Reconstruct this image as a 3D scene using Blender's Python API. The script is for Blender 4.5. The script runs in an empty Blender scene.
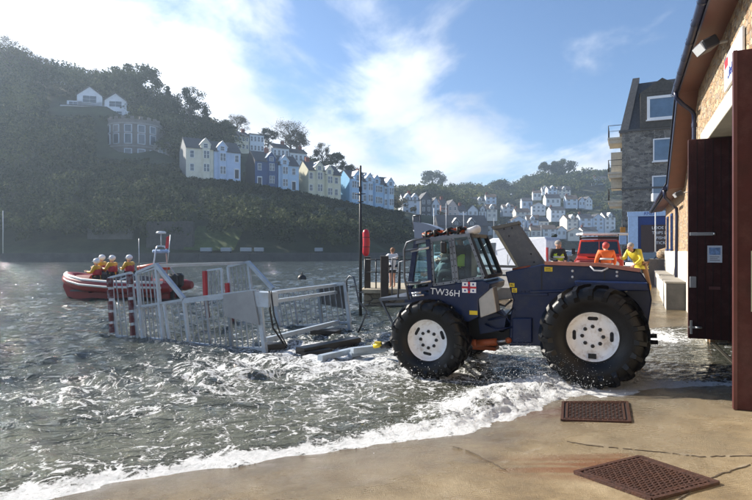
HAZE = 0.0005
import bpy, math, random
import numpy as np
from mathutils import Vector, Matrix
random.seed(7); rng = np.random.default_rng(11)
S = bpy.context.scene; COL = S.collection
R = math.radians
CAMZ = 2.06; F = 543.0
A = R(24.8); CA, SA = math.cos(A), math.sin(A)      # the boathouse front and the slipway share this heading

# ------------------------------------------------------------------ helpers
def P(px, py, Y):
    return Vector(((px-376)/F*Y, Y, CAMZ-(py-250)/F*Y))
def W(xl, yl, z=0.0):                                 # boathouse frame -> world
    return Vector((xl*CA+yl*SA, -xl*SA+yl*CA, z))

def nodes_of(m):
    m.use_nodes = True; nt = m.node_tree
    return nt, nt.nodes, nt.links
MATS = {}
def mat(name, col, rough=.6, metal=0., var=.15, scale=6., bump=.0, bscale=40., spec=.5, dirt=None, dscale=1.5, damount=.5, trans=0., coat=0., emit=0.):
    if name in MATS: return MATS[name]
    m = bpy.data.materials.new(name); nt, N, L = nodes_of(m)
    b = N['Principled BSDF']
    b.inputs['Roughness'].default_value = rough; b.inputs['Metallic'].default_value = metal
    b.inputs['Specular IOR Level'].default_value = spec
    b.inputs['Coat Weight'].default_value = coat
    tc = N.new('ShaderNodeTexCoord')
    n = N.new('ShaderNodeTexNoise'); n.inputs['Scale'].default_value = scale; n.inputs['Detail'].default_value = 5; n.inputs['Roughness'].default_value = .65
    L.new(tc.outputs['Object'], n.inputs['Vector'])
    r = N.new('ShaderNodeValToRGB'); e = r.color_ramp.elements
    e[0].position = .3; e[1].position = .7
    e[0].color = tuple(c*(1-var) for c in col[:3])+(1,); e[1].color = tuple(min(1, c*(1+var)) for c in col[:3])+(1,)
    L.new(n.outputs['Fac'], r.inputs['Fac']); out = r.outputs['Color']
    if dirt:
        n2 = N.new('ShaderNodeTexNoise'); n2.inputs['Scale'].default_value = dscale; n2.inputs['Detail'].default_value = 8; n2.inputs['Roughness'].default_value = .7
        L.new(tc.outputs['Object'], n2.inputs['Vector'])
        r2 = N.new('ShaderNodeValToRGB'); r2.color_ramp.elements[0].position = .5; r2.color_ramp.elements[1].position = .68
        r2.color_ramp.elements[0].color = (0,0,0,1); r2.color_ramp.elements[1].color = (damount,)*3+(1,)
        L.new(n2.outputs['Fac'], r2.inputs['Fac'])
        mx = N.new('ShaderNodeMix'); mx.data_type = 'RGBA'; L.new(r2.outputs['Color'], mx.inputs[0]); L.new(out, mx.inputs[6]); mx.inputs[7].default_value = tuple(dirt)+(1,)
        out = mx.outputs[2]
    L.new(out, b.inputs['Base Color'])
    rr = N.new('ShaderNodeMapRange'); L.new(n.outputs['Fac'], rr.inputs['Value']); rr.inputs['To Min'].default_value = max(0, rough-.1); rr.inputs['To Max'].default_value = min(1, rough+.12)
    L.new(rr.outputs['Result'], b.inputs['Roughness'])
    if bump:
        bn = N.new('ShaderNodeTexNoise'); bn.inputs['Scale'].default_value = bscale; bn.inputs['Detail'].default_value = 4
        L.new(tc.outputs['Object'], bn.inputs['Vector'])
        bp = N.new('ShaderNodeBump'); bp.inputs['Strength'].default_value = bump; bp.inputs['Distance'].default_value = .02
        L.new(bn.outputs['Fac'], bp.inputs['Height']); L.new(bp.outputs['Normal'], b.inputs['Normal'])
    if trans: b.inputs['Transmission Weight'].default_value = trans
    if emit:
        b.inputs['Emission Color'].default_value = tuple(col[:3])+(1,); b.inputs['Emission Strength'].default_value = emit
    MATS[name] = m; return m

def tag(o, label=None, cat=None, group=None, kind=None):
    if label: o['label'] = label
    if cat: o['category'] = cat
    if group: o['group'] = group
    if kind: o['kind'] = kind
    return o
def empty(name, loc=(0,0,0), rz=0., label=None, cat=None, group=None):
    o = bpy.data.objects.new(name, None); COL.objects.link(o)
    o.location = loc; o.rotation_euler = (0,0,rz); o.empty_display_size = .2
    return tag(o, label, cat, group)
def copy_tree(o, parent=None):
    c = o.copy(); COL.objects.link(c); c.parent = parent
    for ch in list(o.children): copy_tree(ch, c)
    return c

class MB:
    def __init__(s): s.v = []; s.f = []; s.m = []; s.sm = []
    def add(s, vs, fs, mi=0, smooth=False):
        n = len(s.v); s.v += [tuple(v) for v in vs]
        for f in fs: s.f.append(tuple(i+n for i in f)); s.m.append(mi); s.sm.append(smooth)
        return s
    def box(s, c, d, rot=None, mi=0, bev=0.):
        x, y, z = d[0]/2, d[1]/2, d[2]/2
        if bev > 0 and min(x,y,z) > bev*1.2:
            b = bev; pts = []
            ring = [(-x+b,-y),(x-b,-y),(x,-y+b),(x,y-b),(x-b,y),(-x+b,y),(-x,y-b),(-x,-y+b)]
            ri = [(-x+b,-y+b),(x-b,-y+b),(x-b,-y+b),(x-b,y-b),(x-b,y-b),(-x+b,y-b),(-x+b,y-b),(-x+b,-y+b)]
            for zz, rg in ((-z,ri),(-z+b,ring),(z-b,ring),(z,ri)):
                pts += [(p[0],p[1],zz) for p in rg]
            fs = []
            for k in range(3):
                for i in range(8):
                    j = (i+1) % 8; fs.append((k*8+i, k*8+j, k*8+8+j, k*8+8+i))
            fs.append(tuple(range(7,-1,-1))); fs.append(tuple(range(24,32)))
        else:
            pts = [(-x,-y,-z),(x,-y,-z),(x,y,-z),(-x,y,-z),(-x,-y,z),(x,-y,z),(x,y,z),(-x,y,z)]
            fs = [(0,3,2,1),(4,5,6,7),(0,1,5,4),(1,2,6,5),(2,3,7,6),(3,0,4,7)]
        M = rot if rot is not None else Matrix.Identity(3)
        c = Vector(c)
        return s.add([M @ Vector(p) + c for p in pts], fs, mi)
    def b2(s, lo, hi, mi=0, bev=0.):
        return s.box([(a+b)/2 for a, b in zip(lo, hi)], [abs(b-a) for a, b in zip(lo, hi)], None, mi, bev)
    def prism(s, poly, axis, lo, hi, mi=0):
        # poly: 2D points in the plane of the two other axes (x:(y,z) y:(x,z) z:(x,y))
        def mk(p, t):
            return {'x': (t,p[0],p[1]), 'y': (p[0],t,p[1]), 'z': (p[0],p[1],t)}[axis]
        n = len(poly); vs = [mk(p, lo) for p in poly]+[mk(p, hi) for p in poly]
        fs = [tuple(range(n)), tuple(range(2*n-1, n-1, -1))]
        for i in range(n): j = (i+1) % n; fs.append((i, j, n+j, n+i))
        return s.add(vs, fs, mi)
    def tube(s, pts, r, seg=8, mi=0, cap=True, smooth=True):
        pts = [Vector(p) for p in pts]; n = len(pts)
        rs = r if isinstance(r, (list, tuple)) else [r]*n
        vs = []; up = None
        for i, p in enumerate(pts):
            d = (pts[min(i+1,n-1)]-pts[max(i-1,0)])
            if d.length < 1e-7: d = Vector((0,0,1))
            d.normalize()
            if up is None:
                up = d.orthogonal().normalized()
            else:
                up = (up-d*up.dot(d))
                if up.length < 1e-4: up = d.orthogonal()
                up.normalize()
            w = d.cross(up)
            for k in range(seg):
                a = 2*math.pi*(k+.5)/seg; vs.append(p+(up*math.cos(a)+w*math.sin(a))*rs[i])
        fs = []
        for i in range(n-1):
            for k in range(seg):
                j = (k+1) % seg; fs.append((i*seg+k, i*seg+j, i*seg+seg+j, i*seg+seg+k))
        s.add(vs, fs, mi, smooth)
        if cap:
            s.add(vs[:seg], [tuple(range(seg-1,-1,-1))], mi); s.add(vs[-seg:], [tuple(range(seg))], mi)
        return s
    def bar(s, a, b, w, h=None, mi=0):                 # square section bar
        a, b = Vector(a), Vector(b); d = b-a; L = d.length; h = h or w
        if L < 1e-6: return s
        zq = d.to_track_quat('Y', 'Z').to_matrix()
        return s.box((a+b)/2, (w, L, h), zq, mi)
    def lathe(s, prof, c=(0,0,0), axis='y', seg=32, mi=0, smooth=True):   # prof (radius, along)
        vs = []; c = Vector(c)
        for r, t in prof:
            for k in range(seg):
                a = 2*math.pi*k/seg; q = (r*math.cos(a), r*math.sin(a))
                vs.append(c+Vector({'y': (q[0],t,q[1]), 'z': (q[0],q[1],t), 'x': (t,q[0],q[1])}[axis]))
        fs = []
        for i in range(len(prof)-1):
            for k in range(seg):
                j = (k+1) % seg; fs.append((i*seg+k, i*seg+j, i*seg+seg+j, i*seg+seg+k))
        return s.add(vs, fs, mi, smooth)
    def blob(s, c, rad, seg=10, rings=7, mi=0, jit=0., rot=None):
        vs = []; c = Vector(c); M = rot or Matrix.Identity(3)
        for i in range(rings+1):
            th = math.pi*i/rings
            for k in range(seg):
                a = 2*math.pi*k/seg; j = 1+random.uniform(-jit, jit)
                vs.append(c+M @ Vector((rad[0]*math.sin(th)*math.cos(a)*j, rad[1]*math.sin(th)*math.sin(a)*j, rad[2]*math.cos(th)*j)))
        fs = [(i*seg+k, i*seg+(k+1)%seg, (i+1)*seg+(k+1)%seg, (i+1)*seg+k) for i in range(rings) for k in range(seg)]
        return s.add(vs, fs, mi, True)
    def build(s, name, mats, parent=None):
        me = bpy.data.meshes.new(name); me.from_pydata(s.v, [], s.f)
        if not isinstance(mats, (list, tuple)): mats = [mats]
        for m in mats: me.materials.append(m)
        me.polygons.foreach_set('material_index', s.m); me.polygons.foreach_set('use_smooth', s.sm)
        me.validate(); me.update()
        import bmesh
        bm = bmesh.new(); bm.from_mesh(me); bmesh.ops.remove_doubles(bm, verts=bm.verts, dist=1e-5)
        bmesh.ops.recalc_face_normals(bm, faces=bm.faces); bm.to_mesh(me); bm.free()
        o = bpy.data.objects.new(name, me); COL.objects.link(o); o.parent = parent
        return o
def build_each(mb, name, mats, parent=None):          # every loose piece of the builder becomes an object of its own
    par = list(range(len(mb.v)))
    def find(i):
        while par[i] != i: par[i] = par[par[i]]; i = par[i]
        return i
    for f in mb.f:
        r0 = find(f[0])
        for j in f[1:]: par[find(j)] = r0
    key = {}
    for i, v in enumerate(mb.v):                       # caps share positions with their tube
        k = tuple(round(c, 4) for c in v)
        if k in key: par[find(i)] = find(key[k])
        else: key[k] = i
    groups = {}
    for fi, f in enumerate(mb.f): groups.setdefault(find(f[0]), []).append(fi)
    out_ = []
    for fs in groups.values():
        m2 = MB(); mp_ = {}
        for fi in fs:
            idx = []
            for j in mb.f[fi]:
                if j not in mp_: mp_[j] = len(m2.v); m2.v.append(mb.v[j])
                idx.append(mp_[j])
            m2.f.append(tuple(idx)); m2.m.append(mb.m[fi]); m2.sm.append(mb.sm[fi])
        out_.append(m2.build(name, mats, parent))
    return out_
def np_mesh(name, V, Fq, m, parent=None, smooth=False, attrs=None):
    V = np.asarray(V, dtype=np.float32).reshape(-1,3); Fq = np.asarray(Fq, dtype=np.int32); k = Fq.shape[1]
    me = bpy.data.meshes.new(name); me.vertices.add(len(V)); me.vertices.foreach_set('co', V.ravel())
    me.loops.add(Fq.size); me.loops.foreach_set('vertex_index', Fq.ravel())
    me.polygons.add(len(Fq)); me.polygons.foreach_set('loop_start', np.arange(0, Fq.size, k, dtype=np.int32))
    me.update(calc_edges=True)
    if smooth: me.polygons.foreach_set('use_smooth', np.ones(len(Fq), dtype=bool))
    for an, arr in (attrs or {}).items():
        at = me.attributes.new(an, 'FLOAT', 'POINT'); at.data.foreach_set('value', np.asarray(arr, dtype=np.float32).ravel())
    for mm in (m if isinstance(m, (list, tuple)) else [m]): me.materials.append(mm)
    o = bpy.data.objects.new(name, me); COL.objects.link(o); o.parent = parent
    return o
def text(name, body, size, loc, rot, m, parent=None, ext=.002, align='CENTER', sx=1.):
    c = bpy.data.curves.new(name, 'FONT'); c.body = body; c.size = size; c.extrude = ext; c.align_x = align; c.align_y = 'CENTER'
    t = bpy.data.objects.new(name, c); COL.objects.link(t)
    bpy.context.view_layer.update()
    me = bpy.data.meshes.new_from_object(t); bpy.data.objects.remove(t)
    me.materials.clear(); me.materials.append(m)
    o = bpy.data.objects.new(name, me); COL.objects.link(o); o.parent = parent
    o.location = loc; o.rotation_euler = rot; o.scale = (sx,1,1)
    return o

# value noise
def _h(ix, iy, s):
    n = (ix.astype(np.int64)*374761393 + iy.astype(np.int64)*668265263 + s*974634777) & 0xffffffff
    n = ((n ^ (n >> 13))*1274126177) & 0xffffffff
    return ((n ^ (n >> 16)) & 0xffff)/65535.0
def vnoise(x, y, s=0):
    x = np.asarray(x, float); y = np.asarray(y, float)
    ix, iy = np.floor(x), np.floor(y); fx, fy = x-ix, y-iy
    fx = fx*fx*(3-2*fx); fy = fy*fy*(3-2*fy)
    a = _h(ix,iy,s)*(1-fx)+_h(ix+1,iy,s)*fx; b = _h(ix,iy+1,s)*(1-fx)+_h(ix+1,iy+1,s)*fx
    return a*(1-fy)+b*fy
def fbm(x, y, s=0, o=4):
    r = 0; a = 1; t = 0
    for i in range(o):
        r = r+a*vnoise(x*2**i+17.3*i, y*2**i-9.1*i, s+i); t += a; a *= .5
    return r/t

# ------------------------------------------------------------------ world, sun, camera
SUN_AZ = -58.; SUN_EL = 32.                           # azimuth from +Y towards +X, so the sun is ahead-left
w = bpy.data.worlds.new('World'); S.world = w; w.use_nodes = True
nt = w.node_tree; N = nt.nodes; L = nt.links; N.clear()
out = N.new('ShaderNodeOutputWorld'); bg = N.new('ShaderNodeBackground')
sky = N.new('ShaderNodeTexSky'); sky.sky_type = 'NISHITA'; sky.sun_disc = False
sky.sun_elevation = R(SUN_EL); sky.sun_rotation = R(SUN_AZ); sky.air_density = 1.0; sky.dust_density = .25; sky.ozone_density = 4.5; sky.altitude = 400
tc = N.new('ShaderNodeTexCoord')
def vm(op, a, b=None):
    n = N.new('ShaderNodeVectorMath'); n.operation = op
    for i, q in enumerate((a, b)):
        if q is None: continue
        if hasattr(q, 'links'): L.new(q, n.inputs[i])
        else: n.inputs[i].default_value = q
    return n
def mth(op, a, b=None, c=None, clamp=False):
    n = N.new('ShaderNodeMath'); n.operation = op; n.use_clamp = clamp
    for i, q in enumerate((a, b, c)):
        if q is None: continue
        if hasattr(q, 'links'): L.new(q, n.inputs[i])
        else: n.inputs[i].default_value = q
    return n.outputs[0]
dirv = vm('NORMALIZE', tc.outputs['Generated']).outputs[0]
sx = N.new('ShaderNodeSeparateXYZ'); L.new(dirv, sx.inputs[0])
zc = mth('MAXIMUM', mth('ADD', sx.outputs['Z'], .18), .02)
dx = mth('DIVIDE', sx.outputs['X'], zc); dy = mth('DIVIDE', sx.outputs['Y'], zc)
cx = N.new('ShaderNodeCombineXYZ'); L.new(dx, cx.inputs[0]); L.new(dy, cx.inputs[1])
mp = N.new('ShaderNodeMapping'); L.new(cx.outputs[0], mp.inputs[0]); mp.inputs['Rotation'].default_value = (0,0,R(35)); mp.inputs['Scale'].default_value = (1.0,.62,1); mp.inputs['Location'].default_value = (3.1,.4,0)
n1 = N.new('ShaderNodeTexNoise'); n1.inputs['Scale'].default_value = 1.9; n1.inputs['Detail'].default_value = 7; n1.inputs['Roughness'].default_value = .56; n1.inputs['Distortion'].default_value = .35
L.new(mp.outputs[0], n1.inputs['Vector'])
sd = Vector((math.sin(R(SUN_AZ))*math.cos(R(SUN_EL)), math.cos(R(SUN_AZ))*math.cos(R(SUN_EL)), math.sin(R(SUN_EL))))
dt = vm('DOT_PRODUCT', dirv, tuple(sd)).outputs['Value']
sunny = mth('MAXIMUM', dt, 0.)
# more cloud towards the sun side and low down, clear blue to the upper right
bias = mth('ADD', mth('MULTIPLY', sunny, .37), mth('MULTIPLY', mth('SUBTRACT', .28, sx.outputs['Z']), .85))
cf = mth('ADD', n1.outputs['Fac'], mth('SUBTRACT', bias, .14))
mr = N.new('ShaderNodeMapRange'); mr.interpolation_type = 'SMOOTHSTEP'; L.new(cf, mr.inputs['Value']); mr.inputs['From Min'].default_value = .44; mr.inputs['From Max'].default_value = .68
mr.inputs['To Max'].default_value = .90
glow = mth('POWER', sunny, 7.)
cb = mth('ADD', 7.6, mth('MULTIPLY', glow, 6.5))
n2 = N.new('ShaderNodeTexNoise'); n2.inputs['Scale'].default_value = 2.0; n2.inputs['Detail'].default_value = 6; L.new(mp.outputs[0], n2.inputs['Vector'])
cb2 = mth('MULTIPLY', cb, mth('ADD', .30, mth('MULTIPLY', n2.outputs['Fac'], 1.25)))
cc = N.new('ShaderNodeVectorMath'); cc.operation = 'SCALE'; cc.inputs[0].default_value = (.90,.95,1.04); L.new(cb2, cc.inputs['Scale'])
mx = N.new('ShaderNodeMix'); mx.data_type = 'RGBA'; L.new(mr.outputs[0], mx.inputs[0]); L.new(sky.outputs[0], mx.inputs[6]); L.new(cc.outputs[0], mx.inputs[7])
L.new(mx.outputs[2], bg.inputs['Color']); bg.inputs['Strength'].default_value = .085
L.new(bg.outputs[0], out.inputs['Surface'])
sl = bpy.data.lights.new('sun', 'SUN'); sl.energy = 5.0; sl.angle = R(.55); sl.color = (1.,.93,.82)
so = bpy.data.objects.new('sun', sl); COL.objects.link(so); so.rotation_euler = (-sd).to_track_quat('-Z', 'Y').to_euler()
so.location = (-40,30,60)
cam = bpy.data.cameras.new('camera'); cam.lens = 36*F/752; cam.sensor_width = 36; cam.clip_end = 4000; cam.clip_start = .05
co = bpy.data.objects.new('camera', cam); COL.objects.link(co); co.location = (0,0,CAMZ); co.rotation_euler = (R(90),0,0); S.camera = co
S.view_settings.view_transform = 'Standard'; S.view_settings.look = 'None'; S.view_settings.exposure = 1.0; S.view_settings.gamma = 1
S.render.engine = 'CYCLES'; S.cycles.volume_bounces = 0; S.cycles.max_bounces = 6; S.cycles.transparent_max_bounces = 12
# ------------------------------------------------------------------ ground heights (slipway, quay)
CP = np.array([(0,0,.45),(0,3.8,.27),(-3,0,.42),(-2.6,3.6,.12),(3,0,.5),(2.16,4.27,.25),(2.6,6.5,.10),(4.2,6.36,.19),(6.6,11.5,.07),(-2.74,4.57,-.01),(-.48,5.6,-.01),(.84,6.25,-.01),
 (3.06,7.7,.06),(.79,8.75,-.09),(-5,2.5,.0),(-5,8,-.5),(-10,15,-1.5),(0,12,-.55),(2.2,11,-.25),(3,13,-.3),(5,13.5,-.02),(4.5,10,.02),(8.2,15.7,.31),(6.8,15,.18),(9.97,20.5,.5),(8,20,.48),
 (5,17,.0),(2,16,-.6),(12,14,.35),(10,8,.3),(8,4,.4),(8,0,.5),(-6,-3,.4),(4,-4,.6),(12,24,.52),(-8,5,-.5),(-14,6,-1.2),(-12,0,-.2),(-20,20,-2),(16,20,.5)])
def _rbf_fit():
    X = CP[:,:2]; d = np.sqrt(((X[:,None]-X[None])**2).sum(-1)+.6); n = len(X)
    Am = np.zeros((n+3,n+3)); Am[:n,:n] = d; Am[:n,n] = 1; Am[:n,n+1:] = X; Am[n,:n] = 1; Am[n+1:,:n] = X.T
    return np.linalg.solve(Am, np.concatenate([CP[:,2], np.zeros(3)]))
_RW = _rbf_fit()
def gh(x, y):
    x = np.asarray(x, float); y = np.asarray(y, float); n = len(CP); r = np.zeros(np.broadcast(x, y).shape)+_RW[n]+_RW[n+1]*x+_RW[n+2]*y
    for i in range(n): r = r+_RW[i]*np.sqrt((x-CP[i,0])**2+(y-CP[i,1])**2+.6)
    return r
def ghs(x, y): return float(gh(np.array([x]), np.array([y]))[0])

def grid_axis(lo, hi, c, s0, k):
    a = [c]; 
    while a[-1] < hi: a.append(a[-1]+s0+k*abs(a[-1]-c))
    b = [c]
    while b[-1] > lo: b.append(b[-1]-s0-k*abs(b[-1]-c))
    return np.array(b[:0:-1]+a)
def grid_mesh(name, xs, ys, zf, m, smooth=True, attrs=None, keep=None):
    X, Y = np.meshgrid(xs, ys); Z = zf(X, Y); nx, ny = len(xs), len(ys)
    idx = np.arange(nx*ny).reshape(ny, nx)
    q = np.stack([idx[:-1,:-1], idx[:-1,1:], idx[1:,1:], idx[1:,:-1]], -1).reshape(-1,4)
    V = np.stack([X, Y, Z], -1).reshape(-1,3)
    at = {k: f(X, Y, Z) for k, f in (attrs or {}).items()}
    if keep is not None:
        kv = keep(X, Y, Z).ravel(); q = q[kv[q].all(1)]
        used = np.zeros(len(V), bool); used[q] = True; re = np.cumsum(used)-1
        V = V[used]; q = re[q]; at = {k: a.ravel()[used] for k, a in at.items()}
    return np_mesh(name, V, q, m, smooth=smooth, attrs=at)

# ---- slipway concrete
m = bpy.data.materials.new('slip_concrete'); MATS['slip'] = m; nt, N, L = nodes_of(m); b = N['Principled BSDF']
tc = N.new('ShaderNodeTexCoord')
def nz(scale, detail=6, rough=.6, vec=None, dist=0.):
    n = N.new('ShaderNodeTexNoise'); n.inputs['Scale'].default_value = scale; n.inputs['Detail'].default_value = detail; n.inputs['Roughness'].default_value = rough; n.inputs['Distortion'].default_value = dist
    L.new(vec or tc.outputs['Object'], n.inputs['Vector']); return n.outputs['Fac']
def ramp(fac, stops):
    r = N.new('ShaderNodeValToRGB'); e = r.color_ramp.elements
    while len(e) < len(stops): e.new(.5)
    for i, (p, c) in enumerate(stops): e[i].position = p; e[i].color = tuple(c)+(1,) if len(c) == 3 else c
    L.new(fac, r.inputs['Fac']); return r.outputs['Color']
def mixc(f, a, b_, mode='MIX'):
    n = N.new('ShaderNodeMix'); n.data_type = 'RGBA'; n.blend_type = mode
    for i, q in ((0,f),(6,a),(7,b_)):
        if hasattr(q, 'links'): L.new(q, n.inputs[i])
        else: n.inputs[i].default_value = q if i == 0 else tuple(q)+(1,)
    return n.outputs[2]
def attr(n_):
    n = N.new('ShaderNodeAttribute'); n.attribute_name = n_; return n.outputs['Fac']
def mapr(v, a, b_, c=0., d=1.):
    n = N.new('ShaderNodeMapRange'); L.new(v, n.inputs['Value'])
    for k, q in (('From Min',a),('From Max',b_),('To Min',c),('To Max',d)): n.inputs[k].default_value = q
    return n.outputs[0]
def mt(op, a, c=None, clamp=False):
    n = N.new('ShaderNodeMath'); n.operation = op; n.use_clamp = clamp
    for i, q in enumerate((a, c)):
        if q is None: continue
        if hasattr(q, 'links'): L.new(q, n.inputs[i])
        else: n.inputs[i].default_value = q
    return n.outputs[0]
base = ramp(nz(1.3,9,.72), [(.32,(.140,.095,.043)),(.5,(.30,.215,.108)),(.68,(.47,.365,.215))])
fine = ramp(nz(60,5,.7), [(.3,(.72,.72,.72)),(.7,(1.15,1.15,1.15))])
c1 = mixc(.8, base, fine, 'MULTIPLY')
vor = N.new('ShaderNodeTexVoronoi'); vor.feature = 'F1'; vor.inputs['Scale'].default_value = 110; L.new(tc.outputs['Object'], vor.inputs['Vector'])
spk = ramp(vor.outputs['Distance'], [(.10,(.5,.5,.5)),(.35,(1,1,1))])
c1 = mixc(.45, c1, spk, 'MULTIPLY')
c1 = mixc(ramp(nz(.45,4,.5), [(.45,(0,0,0)),(.7,(.55,.55,.55))]), c1, (.25,.22,.16))
c1 = mixc(attr('rust'), c1, (.20,.075,.018))
c1 = mixc(attr('crack'), c1, (.55,.50,.42))
c1 = mixc(mapr(mt('ADD', attr('suds'), mt('MULTIPLY', nz(30,6,.8), .8)), .98, 1.12), c1, (.8,.82,.82))
c1 = mixc(attr('wet'), c1, mixc(1., c1, (.46,.46,.46), 'MULTIPLY'))
L.new(c1, b.inputs['Base Color'])
L.new(mth('SUBTRACT', mapr(nz(2.2,6,.7), .35,.65,.62,.40), mth('MULTIPLY', attr('wet'), .30), clamp=True) , b.inputs['Roughness']) if False else None
L.new(mt('SUBTRACT', mapr(nz(2.2,6,.7), .35,.65,.50,.22), mt('MULTIPLY', attr('wet'), .26)), b.inputs['Roughness'])
# tamped ridges across the slip
mp = N.new('ShaderNodeMapping'); L.new(tc.outputs['Object'], mp.inputs[0]); mp.inputs['Rotation'].default_value = (0,0,A)
wv = N.new('ShaderNodeTexWave'); wv.bands_direction = 'Y'; wv.inputs['Scale'].default_value = 7.5; wv.inputs['Distortion'].default_value = 1.6; wv.inputs['Detail'].default_value = 3; L.new(mp.outputs[0], wv.inputs['Vector'])
hgt = mt('ADD', mt('MULTIPLY', mt('MULTIPLY', wv.outputs['Fac'], mapr(nz(1.1,3), .42,.62)), .45), mt('ADD', mt('MULTIPLY', nz(25,6,.7), .9), nz(150,3,.6)))
bp = N.new('ShaderNodeBump'); bp.inputs['Strength'].default_value = .9; bp.inputs['Distance'].default_value = .02; L.new(hgt, bp.inputs['Height']); L.new(bp.outputs['Normal'], b.inputs['Normal'])

def seg_d(X, Y, a, c):
    ax, ay = a; bx, by = c; dx, dy = bx-ax, by-ay; t = np.clip(((X-ax)*dx+(Y-ay)*dy)/(dx*dx+dy*dy), 0, 1)
    return np.hypot(X-ax-t*dx, Y-ay-t*dy), t
def gp(px, py):                                        # ground point under a picture point
    v = (py-250)/F; Y = 5.
    for _ in range(30): Y = .5*Y+.5*(CAMZ-ghs((px-376)/F*Y, Y))/v
    return (px-376)/F*Y, Y
G1 = [gp(563,403), gp(627,403), gp(630,423), gp(562,421)]
G2 = [gp(575,474), gp(640,458), gp(718,484), gp(652,501)]
edge = np.array([(-9,1.5),(-5,3.3),(-2.74,4.57),(-1.6,5.1),(-.48,5.6),(.84,6.2),(1.7,6.5),(2.53,7.3),(3.9,7.75),(5.0,7.7),(7.5,8.3)])   # reach of the wash
def edge_d(X, Y):                                      # signed distance to the wash edge, + towards the sea
    D = np.full(X.shape, 1e9); Sg = np.ones(X.shape)
    for i in range(len(edge)-1):
        d, t = seg_d(X, Y, edge[i], edge[i+1]); ax, ay = edge[i]; bx, by = edge[i+1]
        sgn = np.sign((bx-ax)*(Y-ay)-(by-ay)*(X-ax)); k = d < D; D = np.where(k, d, D); Sg = np.where(k, sgn, Sg)
    return D*Sg
def wob(X, Y): return edge_d(X, Y)+.34*(fbm(X*1.3, Y*1.3, 5, 4)-.5)+.16*(fbm(X*5, Y*5, 9, 3)-.5)
def f_rust(X, Y, Z):
    r = np.zeros(X.shape)
    for g, ln, wd, q in ((G2, 1.5, .42, 1.), (G1, 1.25, .26, .85)):
        ax, ay = (g[0][0]+g[3][0])/2+(.45 if g is G2 else .12), (g[0][1]+g[1][1])/2-.04 if g is G2 else (g[0][1]+g[3][1])/2
        dxx = -(X-ax); dyy = Y-ay-(.10*dxx if g is G2 else -.05*dxx)
        nn = fbm(dxx*1.2, (dyy)*14, 31, 4)
        a_ = np.clip(1-dxx/ln, 0, 1)*np.clip(dxx/.12+1.0, 0, 1)*np.clip(1.2-np.abs(dyy)/(wd*(1-.25*dxx/ln)), 0, 1)
        r = np.maximum(r, q*np.clip(a_*1.5, 0, 1)*np.clip((nn-.3)*3.2, 0, 1))
    return np.clip(r*1.3,0,1)
def f_crack(X, Y, Z):
    r = np.zeros(X.shape)
    for pts in ([(752,455),(700,456),(660,452),(600,446)], [(752,463),(700,484),(655,520)], [(500,462),(560,440),(630,447)]):
        q = [gp(*p) for p in pts]
        for i in range(len(q)-1):
            d, t = seg_d(X+.05*(vnoise(X*6,Y*6,3)-.5), Y+.06*(vnoise(X*6,Y*6,4)-.5), q[i], q[i+1]); r = np.maximum(r, np.clip(1-d/.034, 0, 1)*np.clip((vnoise(X*5,Y*5,8)-.35)*4, 0, 1))
    return r*.35
def f_wet(X, Y, Z):
    d = wob(X, Y); return np.clip(1.05+d/(1.0+2.2*fbm(X*.6, Y*.6, 41, 3)), 0, 1)*.9
def f_suds(X, Y, Z):
    d = wob(X, Y); n = 1-np.abs(fbm(X*2.6, Y*2.6, 91, 4)-.5)*9; return np.clip(n, 0, 1)*np.clip(1.1+d/1.5, 0, 1)*.62
xs = grid_axis(-30, 40, 2.5, .022, .012); ys = grid_axis(-8, 30, 4.6, .022, .014)
grd = grid_mesh('slipway', xs, ys, lambda X, Y: gh(X, Y)+.012*(fbm(X*2, Y*2, 77, 4)-.5)-.5*np.clip(Y-26, 0, 99), m,
    attrs={'rust': f_rust, 'crack': f_crack, 'wet': f_wet, 'suds': f_suds}); tag(grd, kind='structure')

# ---- water
m = bpy.data.materials.new('harbour_water'); nt, N, L = nodes_of(m); b = N['Principled BSDF']; tc = N.new('ShaderNodeTexCoord')
fo = attr('foam')
fn = mt('ADD', mt('MULTIPLY', nz(4.5,9,.75), .6), mt('MULTIPLY', nz(22,6,.8), .4))
lace = N.new('ShaderNodeTexVoronoi'); lace.feature = 'DISTANCE_TO_EDGE'; lace.inputs['Scale'].default_value = 5.5
wn = N.new('ShaderNodeTexNoise'); wn.inputs['Scale'].default_value = 3; wn.inputs['Detail'].default_value = 5; L.new(tc.outputs['Object'], wn.inputs['Vector'])
av = N.new('ShaderNodeVectorMath'); av.operation = 'MULTIPLY_ADD'; L.new(wn.outputs['Color'], av.inputs[0]); av.inputs[1].default_value = (.5,.5,.0); L.new(tc.outputs['Object'], av.inputs[2]); L.new(av.outputs[0], lace.inputs['Vector'])
def ridge(sc, w_):
    n = N.new('ShaderNodeTexNoise'); n.inputs['Scale'].default_value = sc; n.inputs['Detail'].default_value = 3; n.inputs['Roughness'].default_value = .5; n.inputs['Distortion'].default_value = 1.3
    L.new(tc.outputs['Object'], n.inputs['Vector']); return mapr(mt('ABSOLUTE', mt('SUBTRACT', n.outputs['Fac'], .5)), .0, w_, 1., .0)
lc = mt('ADD', mt('MULTIPLY', ridge(2.3,.05), .30), mt('MULTIPLY', ridge(6.,.06), .22))
ff = mt('ADD', mt('ADD', fo, mt('MULTIPLY', mt('SUBTRACT', fn, .5), 2.3)), lc)
fm = mapr(ff, .60, .76)
fmc = mt('MULTIPLY', fm, mapr(fo, .02, .16))
wc = ramp(nz(.5,4), [(.3,(.020,.029,.027)),(.7,(.046,.056,.046))])
sh = attr('shallow')
wc = mixc(sh, wc, (.12,.125,.095))
L.new(mixc(fmc, wc, mixc(mapr(nz(14,8,.8), .38,.58,0.,1.), (.72,.75,.76), (.96,.97,.98))), b.inputs['Base Color'])
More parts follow.
